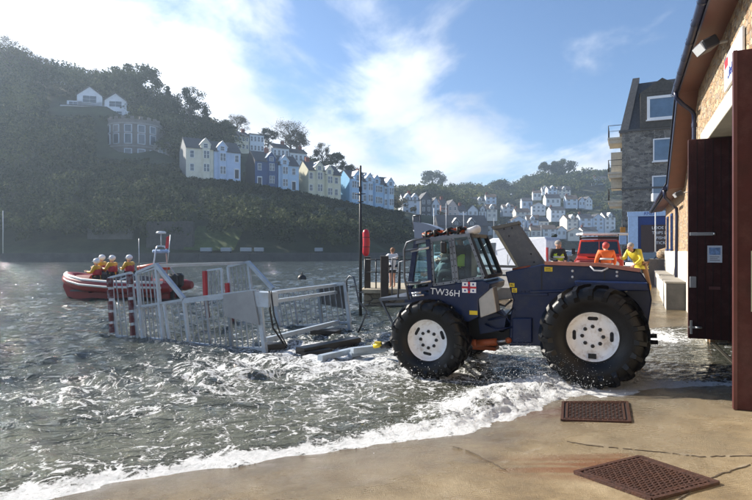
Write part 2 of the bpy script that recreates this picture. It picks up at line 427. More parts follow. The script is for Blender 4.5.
L.new(mapr(fmc, 0, 1, .035, .65), b.inputs['Roughness']); b.inputs['IOR'].default_value = 1.33
b.inputs['Specular IOR Level'].default_value = .55
L.new(mt('MULTIPLY', attr('film'), mt('SUBTRACT', .72, mt('MULTIPLY', fmc, .72)), clamp=True), b.inputs['Transmission Weight'])
wm_ = N.new('ShaderNodeMapping'); L.new(tc.outputs['Object'], wm_.inputs[0]); wm_.inputs['Rotation'].default_value = (0,0,R(12)); wm_.inputs['Scale'].default_value = (.55,1.25,1)
h1 = mt('ADD', mt('MULTIPLY', nz(1.5,3,.5,wm_.outputs[0],.6), 3.2), mt('MULTIPLY', nz(5.,4,.6,wm_.outputs[0],.8), 1.7)); h2 = nz(20,3,.6,wm_.outputs[0])
iv = mt('SUBTRACT', 1., mt('MULTIPLY', fmc, .8))
hh = mt('ADD', mt('MULTIPLY', h1, iv), mt('ADD', mt('MULTIPLY', h2, mt('MULTIPLY', iv, .35)), mt('MULTIPLY', mt('MULTIPLY', nz(26,6,.8), fmc), .8)))
bp = N.new('ShaderNodeBump'); bp.inputs['Strength'].default_value = .95; bp.inputs['Distance'].default_value = .075; L.new(hh, bp.inputs['Height']); L.new(bp.outputs['Normal'], b.inputs['Normal'])
MATS['water'] = m
wr = np.random.default_rng(5); WV = []
for i in range(46):
    lam = .30*(10**(wr.random()))                       # .35 .. 5.6 m
    th = R(-100)+wr.normal(0, .75); k = 2*math.pi/lam; WV.append((k*math.cos(th), k*math.sin(th), wr.random()*6.28, .0105*lam**.30))
def waves(X, Y):
    r = np.zeros(X.shape); dist = np.hypot(X, Y)
    Xw = X+.5*(fbm(X*.4, Y*.4, 61, 3)-.5)*2; Yw = Y+.5*(fbm(X*.4, Y*.4, 67, 3)-.5)*2
    for kx, ky, ph, a in WV:
        lam = 2*math.pi/math.hypot(kx, ky); att = np.clip(1.6-dist/(lam*75), 0, 1)
        r = r+att*a*(1-2*np.abs(np.sin((kx*Xw+ky*Yw+ph)/2))+.27)
    return .11*np.tanh(r/.11)
def bore(X, Y):
    d = wob(X, Y); t = np.clip((X-0.2)/1.2, 0, 1)*np.clip((4.6-X)/1.2, 0, 1)      # strong surge in front of the wheels
    h = .035+.12*t; wd = .24+.28*t
    return h*np.exp(-((d-.28-.35*t)/wd)**2)*(.45+1.1*fbm(X*3.2, Y*3.2, 15, 4))*(X < 5.4)+(t*.8+.2)*(.085*(fbm(X*8, Y*8, 19, 3)-.42)+.06*(fbm(X*24, Y*24, 39, 2)-.5))*np.exp(-((d-.45)/.6)**2)
WH = [W_ for W_ in [(3.2,8.0),(.95,9.0),(4.1,9.9),(1.9,11.)]]
def foamf(X, Y, Z):
    d = wob(X, Y); t = np.clip((X+.3)/1.3, 0, 1)*np.clip((4.9-X)/.8, 0, 1)
    f = .90*np.exp(-(d/(.20+.16*fbm(X*1.7,Y*1.7,51,3)+.45*t))**2)*(d > -.4)
    f = np.maximum(f, .80*t*np.exp(-((d-.7)/.85)**2))
    f = np.maximum(f, .46*np.clip(1-np.abs(d)/4.2, 0, 1)**.7*np.clip((X+8)/3, 0, 1)*(.5+.8*fbm(X*.8,Y*.8,3,3)))
    for wx, wy in WH: f = np.maximum(f, .66*np.exp(-(((X-wx)/1.3)**2+((Y-wy)/1.0)**2)))
    f = np.maximum(f, .62*np.exp(-(((X+.8)/4.0)**2+((Y-10.2)/4.4)**2))*(.62+.8*fbm(X*.7,Y*.7,23,3)))
    f = np.maximum(f, .55*np.exp(-(((X+3.0)/3.0)**2+((Y-8.)/2.0)**2))*(.3+1.1*fbm(X*.9,Y*.9,29,3)))
    f = np.maximum(f, .85*np.exp(-(((X-6.2)/1.2)**2+((Y-12.6)/1.4)**2)))
    f = np.maximum(f, .75*np.exp(-(((X-3.2)/3.0)**2+((Y-13.5)/3.5)**2))*(.5+.8*fbm(X*.7,Y*.7,37,3)))
    sw = np.clip(1-np.abs(X-5.6)/1.6, 0, 1)*np.clip(1-np.abs(Y-9.2)/2.0, 0, 1)
    f = f*(1-.75*sw)
    return np.clip(f, 0, 1)
def filmm(X, Y): return np.clip((X-2.2)/.8, 0, 1)*np.clip((8.4-X)/.6, 0, 1)*np.clip((14.2+.8*(fbm(X,Y,2,3)-.5)-Y)/.8, 0, 1)
def waterz(X, Y):
    wz = waves(X, Y); g = gh(X, Y); d = wob(X, Y); B = bore(X, Y)
    depth = np.clip(-g, -.1, .6); att = np.clip(.22+depth*2.2, .16, 1)
    z = wz*att+B
    fm_ = filmm(X, Y)
    fz = g+.006+np.clip(d, -.4, .22)*.06+.010*(fbm(X*6, Y*14, 8, 4)-.35)
    return np.where((fm_ > 0) & (g > -.25), np.maximum(z, g-.12+(fz-g+.12)*fm_), np.where(d < -.25, np.minimum(z, g-.05), z))
xs = grid_axis(-120, 70, 1.0, .030, .0085); ys = grid_axis(1.0, 330, 6.6, .030, .0085)
def keepw(X, Y, Z): return (Z > gh(X, Y)-.10) | (Y > 27) | (X < -12)
wat = grid_mesh('water', xs, ys, waterz, MATS['water'], attrs={'foam': foamf,
   'shallow': lambda X, Y, Z: np.clip(np.clip(1.05+gh(X, Y)*1.5, 0, 1)*(np.hypot(X,Y) < 40)+.15, 0, 1),
   'film': lambda X, Y, Z: np.clip(1-(Z-gh(X, Y))*9, 0, 1)*(Y < 30)*(X > -10)}, keep=keepw); tag(wat, kind='structure')
bed = MB().b2((-160,26,-3.2),(200,420,-3.0)).build('river_bed', mat('bed',(.05,.05,.04),.9)); tag(bed, kind='structure')

# ---- thrown spray and lumps of broken foam
def spray(n, cfun, name, label, sz):
    ico = np.array([(0,0,1.),(.94,0,-.33),(-.47,.82,-.33),(-.47,-.82,-.33)]); V = []; T = []
    for i in range(n):
        p, s = cfun(); q = ico*np.array([1, rng.uniform(.5,1), rng.uniform(.5,1.6)])*s*rng.uniform(.5,1.3)
        a, c = rng.uniform(0, 6.28, 2); Rz = np.array([[math.cos(a),-math.sin(a),0],[math.sin(a),math.cos(a),0],[0,0,1]]); Rx = np.array([[1,0,0],[0,math.cos(c),-math.sin(c)],[0,math.sin(c),math.cos(c)]])
        k = len(V)*4; V.append(q@Rz.T@Rx.T+p); T += [(k,k+1,k+2),(k,k+2,k+3),(k,k+3,k+1),(k+1,k+3,k+2)]
    o = np_mesh(name, np.concatenate(V), np.array(T), mat('foam_white',(.84,.87,.9),.35,var=.05), smooth=True)
    return tag(o, label, 'sea spray', kind='stuff')
def c_crest():
    while True:
        x = rng.uniform(-.2, 4.6); t = min(max((x-0.2)/1.2,0),1)*min(max((4.6-x)/1.2,0),1)
        i = np.searchsorted(edge[:,0], x)-1; f = (x-edge[i,0])/(edge[i+1,0]-edge[i,0]); y = edge[i,1]+f*(edge[i+1,1]-edge[i,1])
        if rng.random() < t+.15: break
    q = rng.random()**2.2; hgt_ = .02+(.42*t+.05)*q*(.4+1.2*float(vnoise(np.array([x*2.4]), np.array([1.]), 3)[0]))
    yy = y+.28+rng.normal(0,.22)+.4*t*rng.random()
    z0 = float(waterz(np.array([[x]]), np.array([[yy]]))[0,0])
    return np.array([x+rng.normal(0,.03), yy, max(z0, 0)+hgt_]), .0025+.0065*(1-q)*rng.random()
spray(5200, c_crest, 'sea_spray', 'white spray thrown up by the surge in front of the tractor wheels', .01)
def c_wheel():
    wx, wy = WH[0] if rng.random() < .5 else WH[1]; q = rng.random()**2
    x = wx-.15-rng.exponential(.25)+rng.normal(0,.25); y = wy-.25-rng.random()*.6
    return np.array([x, y, .05+.5*q*rng.random()]), .003+.006*rng.random()
spray(420, c_wheel, 'wheel_splash', 'loose drops of water splashing round the near wheels', .01)

# ---- joints and cracks in the slab
jm = mat('joint_dirt', (.075,.055,.035), .8, 0, .4, 20)
for pts in ([(752,456),(700,457),(655,452),(600,447),(560,441)], [(760,462),(716,476),(690,492),(655,516)], [(505,470),(470,452),(452,446)]):
    jb = MB(); q = [gp(*p) for p in pts]; line = []
    for i in range(len(q)-1):
        for k in range(12): t = k/12; line.append((q[i][0]+(q[i+1][0]-q[i][0])*t+random.uniform(-.012,.012), q[i][1]+(q[i+1][1]-q[i][1])*t+random.uniform(-.012,.012)))
    for i in range(len(line)-1):
        if random.random() < .12: continue
        (x0_,y0_),(x1_,y1_) = line[i], line[i+1]; jb.bar((x0_,y0_,ghs(x0_,y0_)+.004),(x1_,y1_,ghs(x1_,y1_)+.004),random.uniform(.005,.014),.006)
    tag(jb.build('slab_joint', jm), kind='structure')
# ---- iron drain grates set in the slip
rust = mat('rusty_iron', (.060,.026,.017), .62, .25, .5, 25, .4, 80, dirt=(.11,.04,.016), dscale=9)
def grate(q, nx, ny, label, diag):
    c = Vector((sum(p[0] for p in q)/4, sum(p[1] for p in q)/4, 0)); root = empty('drain_grate', (c.x, c.y, 0), 0, label, 'drain grate', 'drain grates in the slip')
    Q = [Vector((p[0], p[1], ghs(*p)+.008))-Vector((c.x,c.y,0)) for p in q]
    def bl(s, t, dz=0): return Q[0]*(1-s)*(1-t)+Q[1]*s*(1-t)+Q[2]*s*t+Q[3]*(1-s)*t+Vector((0,0,dz))
    MB().add([bl(0,0,.002),bl(1,0,.002),bl(1,1,.002),bl(0,1,.002)], [(0,1,2,3)]).build('plate', mat('grate_dark',(.02,.012,.010),.7), root)
    f = MB()
    for a, c2 in (((0,0),(1,0)),((1,0),(1,1)),((1,1),(0,1)),((0,1),(0,0))): f.bar(bl(*a,.004), bl(*c2,.004), .03, .022)
    for a, c2 in (((.07,.07),(.93,.07)),((.93,.07),(.93,.93)),((.93,.93),(.07,.93)),((.07,.93),(.07,.07))): f.bar(bl(*a,.004), bl(*c2,.004), .022, .018)
    f.build('frame', rust, root)
    g = MB()
    for i in range(nx):
        for j in range(ny):
            s, t = .09+.82*(i+.5)/nx, .09+.82*(j+.5)/ny; e = .32
            if (i+j) % 2: g.bar(bl(s-e/nx,t,.007), bl(s+e/nx,t,.007), .015, .010)
            else: g.bar(bl(s,t-e/ny,.007), bl(s,t+e/ny,.007), .015, .010)
    for k in range(14):
        s = (k+.5)/14; g.bar(bl(s,.0,.007), bl(s,.07,.007), .012, .010); g.bar(bl(s,.93,.007), bl(s,1,.007), .012, .010)
    g.build('tread_ribs', rust, root)
grate(G1, 15, 9, 'smaller rusty iron drain grate just in front of the big wheel', 0)
grate(G2, 20, 16, 'larger rusty iron drain grate in the bottom corner, nearest the camera', 1)
# ------------------------------------------------------------------ stone walling material
def stone_mat(name, cols, mortar, scale=3.2, zs=1.6, moss=None, bump=.8):
    m = bpy.data.materials.new(name); nt, N_, L_ = nodes_of(m)
    global N, L, tc
    N, L = N_, L_; b = N['Principled BSDF']; tc = N.new('ShaderNodeTexCoord')
    mp = N.new('ShaderNodeMapping'); L.new(tc.outputs['Object'], mp.inputs[0]); mp.inputs['Scale'].default_value = (1,1,zs)
    wn = N.new('ShaderNodeTexNoise'); wn.inputs['Scale'].default_value = 3.5; wn.inputs['Detail'].default_value = 4; L.new(mp.outputs[0], wn.inputs['Vector'])
    av = N.new('ShaderNodeVectorMath'); av.operation = 'MULTIPLY_ADD'; L.new(wn.outputs['Color'], av.inputs[0]); av.inputs[1].default_value = (.22,.22,.22); L.new(mp.outputs[0], av.inputs[2])
    vo = N.new('ShaderNodeTexVoronoi'); vo.inputs['Scale'].default_value = scale; L.new(av.outputs[0], vo.inputs['Vector']); vo.inputs['Randomness'].default_value = .85
    ve = N.new('ShaderNodeTexVoronoi'); ve.feature = 'DISTANCE_TO_EDGE'; ve.inputs['Scale'].default_value = scale; ve.inputs['Randomness'].default_value = .85; L.new(av.outputs[0], ve.inputs['Vector'])
    sep = N.new('ShaderNodeSeparateColor'); L.new(vo.outputs['Color'], sep.inputs[0])
    k = len(cols); base = ramp(sep.outputs[0], [((i+.5)/k, c) for i, c in enumerate(cols)])
    base = mixc(.7, base, ramp(nz(14,6,.7), [(.3,(.6,.6,.6)),(.7,(1.25,1.25,1.25))]), 'MULTIPLY')
    if moss: base = mixc(ramp(nz(.5,6,.7), [(.48,(0,0,0)),(.62,(.8,.8,.8))]), base, moss)
    e = ramp(ve.outputs['Distance'], [(.02,(1,1,1)),(.055,(0,0,0))])
    L.new(mixc(e, base, mortar), b.inputs['Base Color']); b.inputs['Roughness'].default_value = .9
    h = mt('ADD', mapr(ve.outputs['Distance'], 0, .09), mt('MULTIPLY', nz(18,5,.7), .5))
    bp = N.new('ShaderNodeBump'); bp.inputs['Strength'].default_value = bump; bp.inputs['Distance'].default_value = .05; L.new(h, bp.inputs['Height']); L.new(bp.outputs['Normal'], b.inputs['Normal'])
    MATS[name] = m; return m
warm = stone_mat('warm_stone', [(.26,.15,.08),(.46,.32,.18),(.38,.23,.13),(.56,.43,.27),(.33,.27,.21),(.48,.31,.16)], (.48,.42,.33), 5.6, 1.9)
grey = stone_mat('grey_stone', [(.12,.115,.108),(.24,.225,.20),(.17,.16,.145),(.32,.30,.255)], (.36,.34,.31), 2.6, 1.9, moss=(.075,.07,.058))
quaystone = stone_mat('quay_stone', [(.20,.17,.12),(.28,.24,.17),(.24,.21,.16)], (.12,.10,.075), 1.9, 2.2)
maroon = mat('maroon_paint', (.040,.008,.008), .5, .0, .25, 5, .15, 60, spec=.25, dirt=(.10,.045,.04), dscale=3.5, damount=.35)
brownwood = mat('brown_fascia', (.15,.055,.035), .5, .0, .15, 3, .2, 30)
bluepaint = mat('dark_blue_gutter', (.012,.018,.055), .35, .0, .15)
cream = mat('cream_render', (.66,.61,.50), .8, 0, .08, 2, .2, 60, dirt=(.36,.33,.27), dscale=1.2, damount=.45)
steel = mat('dull_steel', (.42,.43,.44), .42, .8, .12, 8)
white = mat('white_gloss', (.78,.79,.80), .35, 0, .04)
glass_d = mat('window_glass', (.035,.05,.065), .06, 0, .2, 2, spec=.8)
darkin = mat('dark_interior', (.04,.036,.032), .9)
conc = mat('grey_concrete', (.27,.25,.22), .85, 0, .15, 4, .4, 40, dirt=(.12,.11,.09), dscale=2.2, damount=.6)
slate = mat('slate', (.055,.057,.065), .55, 0, .35, 9, .3, 30)

# ---- lifeboat station (frame: x across the slip towards the wall, y along the wall)
RZ = -A
bh = empty('boathouse', (0,0,0), RZ, 'long rubble stone boathouse with brown eaves and dark blue gutters at the right', 'building')
XW = 1.58; XE = 1.12; ZD = 4.40; Y0, Y1 = 7.45, 13.25
PROF = [(-6,5.95),(15.2,5.95),(18.9,3.98),(27.6,3.98)]     # soffit height along the wall
def zp(y): return float(np.interp(y, [p[0] for p in PROF], [p[1] for p in PROF]))
TH = .45
wm = MB()
# wall pieces round the door opening
wm.prism([(-6,0),(Y0,0),(Y0,ZD+.32),(-6,ZD+.32)], 'x', XW, XW+TH)
wm.prism([(Y1,-.3),(27.6,-.3),(27.6,3.98),(18.9,3.98),(15.2,5.95),(-6,5.95),(-6,ZD+.32),(Y1,ZD+.32)], 'x', XW, XW+TH)
wm.prism([(XW,-.3),(9,-.3),(9,4.1),(6.5,6.2),(XW,4.1)], 'y', 27.2, 27.6)
wall = wm.build('wall', warm, bh)
build_each(MB().b2((XW-.03,-6,0),(XW+.01,7.3,1.0)).b2((XW-.045,13.35,0),(XW+.01,27.64,2.02)), 'plinth', cream, bh)
MB().b2((XW-.04,-5,ZD),(XW+TH+.02,14.5,ZD+.33), bev=.01).build('lintel', cream, bh)
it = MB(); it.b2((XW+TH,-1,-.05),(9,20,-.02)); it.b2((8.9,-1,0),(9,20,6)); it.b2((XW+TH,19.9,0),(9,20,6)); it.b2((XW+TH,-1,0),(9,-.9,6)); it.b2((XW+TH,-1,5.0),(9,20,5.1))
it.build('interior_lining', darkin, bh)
# soffit, fascia, roof, gutter: follow the profile
pr = [(-6,5.95),(15.2,5.95),(18.9,3.98),(30.5,3.98)]
sf = MB(); fa = MB(); rf = MB()
for (ya, za), (yb, zb) in zip(pr[:-1], pr[1:]):
    sf.add([(XE+.03,ya,za-.05),(XW+.02,ya,za+.0),(XW+.02,yb,zb+.0),(XE+.03,yb,zb-.05),(XE+.03,ya,za+.03),(XW+.02,ya,za+.05),(XW+.02,yb,zb+.05),(XE+.03,yb,zb+.03)], [(0,1,2,3),(7,6,5,4),(0,3,7,4),(1,5,6,2),(0,4,5,1),(3,2,6,7)])
    fa.add([(XE,ya,za-.10),(XE+.03,ya,za-.10),(XE+.03,yb,zb-.10),(XE,yb,zb-.10),(XE,ya,za+.12),(XE+.03,ya,za+.12),(XE+.03,yb,zb+.12),(XE,yb,zb+.12)], [(0,1,2,3),(7,6,5,4),(0,3,7,4),(1,5,6,2),(0,4,5,1),(3,2,6,7)])
    rf.add([(XE-.04,ya,za+.125),(6.5,ya,za+2.6),(6.5,yb,zb+2.6),(XE-.04,yb,zb+.125),(XE-.04,ya,za+.155),(6.5,ya,za+2.7),(6.5,yb,zb+2.7),(XE-.04,yb,zb+.155)], [(0,1,2,3),(7,6,5,4),(0,3,7,4),(1,5,6,2),(0,4,5,1),(3,2,6,7)])
sf.build('soffit', brownwood, bh); fa.build('fascia', bluepaint, bh); rf.build('roof', slate, bh)
gt = MB()
gt.tube([(XE-.06,-6,5.92),(XE-.06,15.2,5.92)], .068, 12); gt.tube([(XE-.06,18.9,3.97),(XE-.06,30.5,3.97)], .06, 10)
for y in np.arange(-5,15.3,.92): gt.lathe([(.082,-.03),(.082,.03)], (XE-.06,y,5.92), 'y', 12)
for y in np.arange(19.4,30.4,1.6): gt.lathe([(.072,-.03),(.072,.03)], (XE-.06,y,3.97), 'y', 12)
gt.build('gutter', bluepaint, bh)
MB().tube([(XE-.06,14.9,5.9),(XE-.04,14.9,5.72),(XE+.10,15.0,5.58),(XW-.14,15.4,5.50),(XW-.075,15.5,5.42),(XW-.07,15.5,5.2),(XW-.07,15.5,2.3),(XW-.09,15.5,.3)], .05, 10).lathe([(.06,0),(.06,.1)], (XW-.07,15.5,5.1),'z',10).build('downpipe', bluepaint, bh)
MB().tube([(XE-.06,19.2,3.95),(XE-.03,19.3,3.72),(XW-.2,20.4,3.55),(XW-.08,20.6,3.45),(XW-.07,20.6,3.2),(XW-.09,20.6,.6)], .05, 10).build('downpipe', bluepaint, bh)
for wy, wz0, wz1 in ((23.6,2.1,3.45),(25.9,2.1,3.45)):
    fr = MB(); fr.b2((XW-.05,wy-.34,wz0),(XW+.02,wy-.26,wz1)).b2((XW-.05,wy+.26,wz0),(XW+.02,wy+.34,wz1)).b2((XW-.05,wy-.26,wz1-.08),(XW+.02,wy+.26,wz1)).b2((XW-.09,wy-.38,wz0-.07),(XW+.02,wy+.38,wz0)).b2((XW-.03,wy-.26,(wz0+wz1)/2-.03),(XW+.02,wy+.26,(wz0+wz1)/2+.03))
    f = fr.build('window', mat('blue_frame',(.02,.06,.20),.4), bh); MB().b2((XW-.015,wy-.26,wz0),(XW+.0,wy+.26,wz1-.08)).build('pane', glass_d, f)
# doors: two leaves standing open square to the wall
def leaf(yc, x0, x1, name='door'):
    zb, zt = .20, 4.385; t = .075
    o = MB().b2((x0,yc,zb),(x1,yc+t,zt), bev=.008).build(name, maroon, bh)
    return o, zb, zt
o, zb, zt = leaf(13.15, 1.17, 3.3)
o['label'] = 'far maroon door leaf with a notice and steel bolts'
pl = MB(); 
for x in np.arange(1.33, 3.2, .142): pl.b2((x,13.1435,zb+.02),(x+.012,13.152,zt-.02))
pl.build('plank_grooves', mat('groove',(.010,.003,.003),.8), o)
hb = MB(); hb.b2((1.2,13.128,2.36),(1.62,13.152,2.43), bev=.005); hb.tube([(1.62,13.125,2.395),(1.66,13.125,2.395)], .03, 8); hb.b2((1.2,13.128,1.27),(1.32,13.152,1.5), bev=.005); build_each(hb, 'hinge_strap', steel, o)
MB().b2((1.205,13.10,.30),(1.245,13.14,.58)).b2((1.18,13.11,.42),(1.42,13.135,.46)).tube([(1.3,13.10,.44),(1.42,13.10,.44)], .022, 8).build('drop_bolt', steel, o)
build_each(MB().b2((1.55,13.128,1.24),(1.75,13.152,1.30)).b2((1.95,13.128,1.24),(2.1,13.152,1.30)), 'pull_plate', mat('maroon_dull',(.11,.035,.035),.5), o)
nt_ = MB().b2((1.52,13.135,1.80),(1.78,13.150,2.15)).build('notice', mat('notice_paper',(.60,.66,.75),.5), o)
MB().b2((1.55,13.130,1.96),(1.75,13.136,2.11)).build('notice_picture', mat('notice_blue',(.20,.33,.58),.5,var=.5,scale=20), nt_)
MB().b2((1.56,13.130,1.84),(1.74,13.136,1.855)).b2((1.56,13.130,1.875),(1.70,13.136,1.89)).b2((1.56,13.130,1.91),(1.73,13.136,1.925)).build('notice_text', mat('notice_grey',(.25,.28,.33),.6), nt_)
o, zb, zt = leaf(7.50, 1.135, 3.2)
o['label'] = 'near maroon door leaf cut by the picture edge'
MB().b2((1.128,7.49,zb),(1.165,7.583,zt)).build('edge_strip', mat('maroon_light',(.075,.018,.016),.5), o)
MB().b2((1.30,7.485,1.35),(1.36,7.4995,2.05)).build('label_strip', mat('pale_green_strip',(.45,.50,.36),.5), o)
pl = MB()
for x in np.arange(1.32, 3.1, .142): pl.b2((x,7.4935,zb+.02),(x+.012,7.502,zt-.02))
pl.build('plank_grooves', MATS['groove'], o)
# threshold joint
MB().bar((1.62,7.0,ghs(*W(1.62,7.0)[:2])+.016),(1.62,13.3,ghs(*W(1.62,13.3)[:2])+.02),.05,.02).build('door_track', mat('wet_dark',(.05,.045,.035),.35), bh)
# sign over the door
sg = empty('wall_sign', W(XW-.055,10.2,5.08), RZ, 'white station sign with blue lettering fixed high on the stone wall', 'sign')
MB().b2((0,-.75,-.30),(.04,.85,.26), bev=.006).build('board', white, sg)
text('lettering', 'Lifeboat', .26, (-.004,.05,-.10), (R(90),0,R(-90)), mat('sign_blue',(.02,.05,.28),.5), sg)
MB().b2((-.006,.45,.06),(0,.75,.20)).build('emblem', mat('flag_red',(.55,.02,.03),.5), sg)
# floodlights
def flood(loc, rz, s, label, dirn):
    e = empty('floodlight', loc, rz, label, 'floodlight', 'floodlights on the boathouse wall')
    MB().box((0,0,0),(.22*s,.34*s,.16*s),Matrix.Rotation(R(-25),3,'Y'),bev=.02).build('housing', mat('black_plastic',(.03,.03,.035),.45), e)
    MB().box((-.10*s,0,-.055*s),(.03*s,.30*s,.13*s),Matrix.Rotation(R(-35),3,'Y')).build('lens', mat('lamp_glass',(.62,.64,.66),.12,var=.05), e)
    MB().tube([(.08*s,0,.02*s),(.34*s,0,.06*s),(.40*s,0,.06*s)], .022*s, 8).box((.40*s,0,.06*s),(.03,.12*s,.16*s)).build('bracket', mat('pale_bracket',(.55,.52,.45),.5), e)
flood(W(XW-.32,11.0,5.62), RZ+.25, 1.15, 'large floodlight on a bracket under the boathouse eaves above the doors', 1)
flood(W(XW-.30,17.0,3.60), RZ+.1, .85, 'small floodlight low on the boathouse wall beside the far door leaf', 1)
# benches / low plinth blocks
b1 = empty('concrete_bench', W(1.03,18.0,ghs(*W(1.03,18)[:2])), RZ, 'grey stone block bench at the end of the boathouse, nearest the doors', 'bench')
MB().b2((0,-.15,-.2),(XW-1.03-.05,3.2,.76), bev=.01).build('block', cream, b1); MB().b2((-.03,-.19,.76),(XW-1.03-.05,3.25,.82), bev=.012).build('coping', conc, b1)
MB().b2((.004,-.165,-.2),(XW-1.03-.05,-.151,.755)).build('shaded_end', mat('bench_end_shade',(.075,.07,.066),.5,var=.3,scale=5), b1)  # shade painted dark grey over the block end that faces the camera
b2_ = empty('concrete_bench', W(1.12,21.5,.48), RZ, 'long low pale bench along the white boathouse plinth behind the block', 'bench')
MB().b2((0,0,-.3),(XW-1.12-.05,6.0,.62), bev=.01).build('block', cream, b2_); MB().b2((-.03,-.03,.62),(XW-1.12-.05,6.05,.68), bev=.012).build('coping', conc, b2_)
pw = empty('garden_wall', W(1.0,28.2,.5), RZ, 'short rendered wall with a rough boulder on top past the boathouse end', 'wall')
MB().b2((-.1,0,-.2),(1.9,.5,1.15), bev=.02).build('wall_block', conc, pw)
rk = MB().blob((.65,.25,1.35),(.42,.25,.30),12,8,jit=.12).build('boulder', warm); rk.location = W(1.0,28.2,.5); rk.rotation_euler=(0,0,RZ); tag(rk, 'rough tan boulder sitting on the short rendered wall', 'boulder')

# ------------------------------------------------------------------ quay
quay = MB()
def poly_slab(mb, pts, z0, z1): mb.prism([(p[0],p[1]) for p in pts], 'z', z0, z1)
q = MB(); poly_slab(q, [(-.35,20.3),(2.6,20.0),(3.6,22.5),(7.2,22.2),(13.2,20.6),(13.2,22),(60,22),(260,22),(260,330),(125,300),(66,200),(24,86),(9,46),(2.2,27),(-.1,24.2)], -3, .50)
qo = q.build('quay', mat('quay_paving',(.22,.205,.18),.75,var=.25,scale=1.5,bump=.3)); tag(qo, kind='structure')
pier = empty('harbour_pier', (1.0,20.3,0), 0, 'short stone pier of tan blocks beside the slipway where the boy stands', 'pier')
pc = MB(); poly_slab(pc, [(-1.45,-.1),(1.7,-.45),(2.9,2.4),(-1.2,4.2)], -2.5, .46); pc.build('masonry', quaystone, pier)
pc = MB(); poly_slab(pc, [(-1.55,-.2),(1.8,-.55),(3.0,2.5),(-1.3,4.3)], .46, .60); pc.build('coping', mat('pale_coping',(.38,.33,.24),.8,var=.2,bump=.3), pier)
tar = mat('weathered_timber', (.055,.045,.038), .8, 0, .3, 6, .5, 30)
def post(px, Y, z0, z1, wd, label):
    p = P(px, 250, Y); e = empty('mooring_post', (p.x, Y, z0), 0, label, 'post', 'timber posts on the pier')
    MB().box((0,0,(z1-z0)/2),(wd,wd,z1-z0),bev=.02).build('timber', tar, e); MB().box((0,0,z1-z0+.015),(wd*1.06,wd*1.06,.03)).build('cap', mat('post_cap',(.16,.15,.13),.7), e)
post(367.5,20.9,-.5,1.78,.24,'leftmost dark timber post, under the red lifebuoy case')
post(384.5,19.9,-.5,1.82,.30,'thick timber post on the pier edge just left of the boy')
rl = empty('pier_railing', (0,0,.6), 0, 'thin dark iron railing round the edge of the pier', 'railing')
iron = mat('dark_iron', (.03,.032,.036), .5, .3)
def rp(px, Y): v = P(px,250,Y); return Vector((v.x, Y, 0))
RP = [rp(365,20.6), rp(376,20.5), rp(400,20.3), rp(414,20.2), rp(432,21.5)]
for i, p in enumerate(RP): MB().tube([p, p+Vector((0,0,1.12))], .028, 6).build('upright', iron, rl)
r_ = MB()
for h in (1.1,.62): r_.tube([p+Vector((0,0,h)) for p in RP], .02, 6)
r_.build('rails', iron, rl)
# tall pole with red lifebuoy case
pole = P(360.5,250,17.3); e = empty('signal_pole', (pole.x, 17.3, -.3), 0, 'tall thin dark pole with small crossbars standing in the water by the pier', 'pole')
MB().tube([(0,0,-.6),(0,0,2.6),(0,0,5.05)], [.055,.05,.035], 8).build('shaft', iron, e)
MB().tube([(-.16,0,4.15),(.16,0,4.15)], .018, 6).tube([(-.10,0,3.9),(.10,0,3.9)], .02, 6).box((0,0,4.3),(.09,.09,.16)).build('crossbar', iron, e)
lb = P(365.6,243,17.2); e = empty('lifebuoy_case', (lb.x+.01, 17.2, 1.86), 0, 'red upright lifebuoy case strapped to the thin pole', 'lifebuoy case')
MB().tube([(0,0,0),(0,0,.04),(0,0,.12),(.015,0,.42),(0,0,.74),(0,0,.82),(0,0,.86)], [.03,.085,.11,.115,.11,.085,.03], 12).build('shell', mat('red_plastic',(.55,.02,.035),.35,var=.12), e)
MB().lathe([(.118,-.012),(.118,.012)],(.012,0,.3),'z',12).lathe([(.118,-.012),(.118,.012)],(.012,0,.6),'z',12).build('strap', mat('dark_strap',(.10,.01,.015),.6), e)

# ------------------------------------------------------------------ stone town house beyond
def frame_px(o, px, py, xl_of=None, yl=0.):           # picture point -> (local x, z) on plane y=yl of a frame at o turned by -A
    u = (px-376)/F; v = (py-250)/F
    t = (yl + o[0]*SA + o[1]*CA)/(u*SA+CA); x = u*t-o[0]; y = t-o[1]
    return (x*CA-y*SA, CAMZ-v*t-(o[2] if len(o) > 2 else 0))
O = P(622,250,47); O = (O.x, 47., .5)
gb = empty('stone_townhouse', O, RZ, 'tall dark grey stone house with steep slate roof and white windows rising behind the boathouse', 'building')
fx = lambda px, py, yl=0.: frame_px(O, px, py, yl=yl)
xe, ze = fx(622,131); xr, zr_ = fx(634,79); zroof = zr_; W_ = 13.
MB().b2((0,0,-.5),(W_,9.5,ze)).build('wall', grey, gb)
MB().add([(.05,.05,ze+.06),(W_,.05,ze+.06),(W_,9.4,ze+.06),(.05,9.4,ze+.06),(1.05,1.6,zroof),(W_,1.6,zroof+.25),(W_,7.5,zroof+.25),(1.05,7.5,zroof)],[(0,1,2,3),(4,7,6,5),(0,4,5,1),(1,5,6,2),(2,6,7,3),(3,7,4,0)]).build('roof', slate, gb)
MB().add([(-.2,-.12,ze-.2),(.45,-.12,ze-.2),(.45,9.6,ze-.2),(-.2,9.6,ze-.2),(.85,1.35,zroof+.45),(1.4,1.35,zroof+.45),(1.4,7.7,zroof+.45),(.85,7.7,zroof+.45)],[(0,1,2,3),(4,7,6,5),(0,4,5,1),(1,5,6,2),(2,6,7,3),(3,7,4,0)]).build('gable_parapet', mat('parapet_stone',(.13,.125,.12),.85,var=.25), gb)
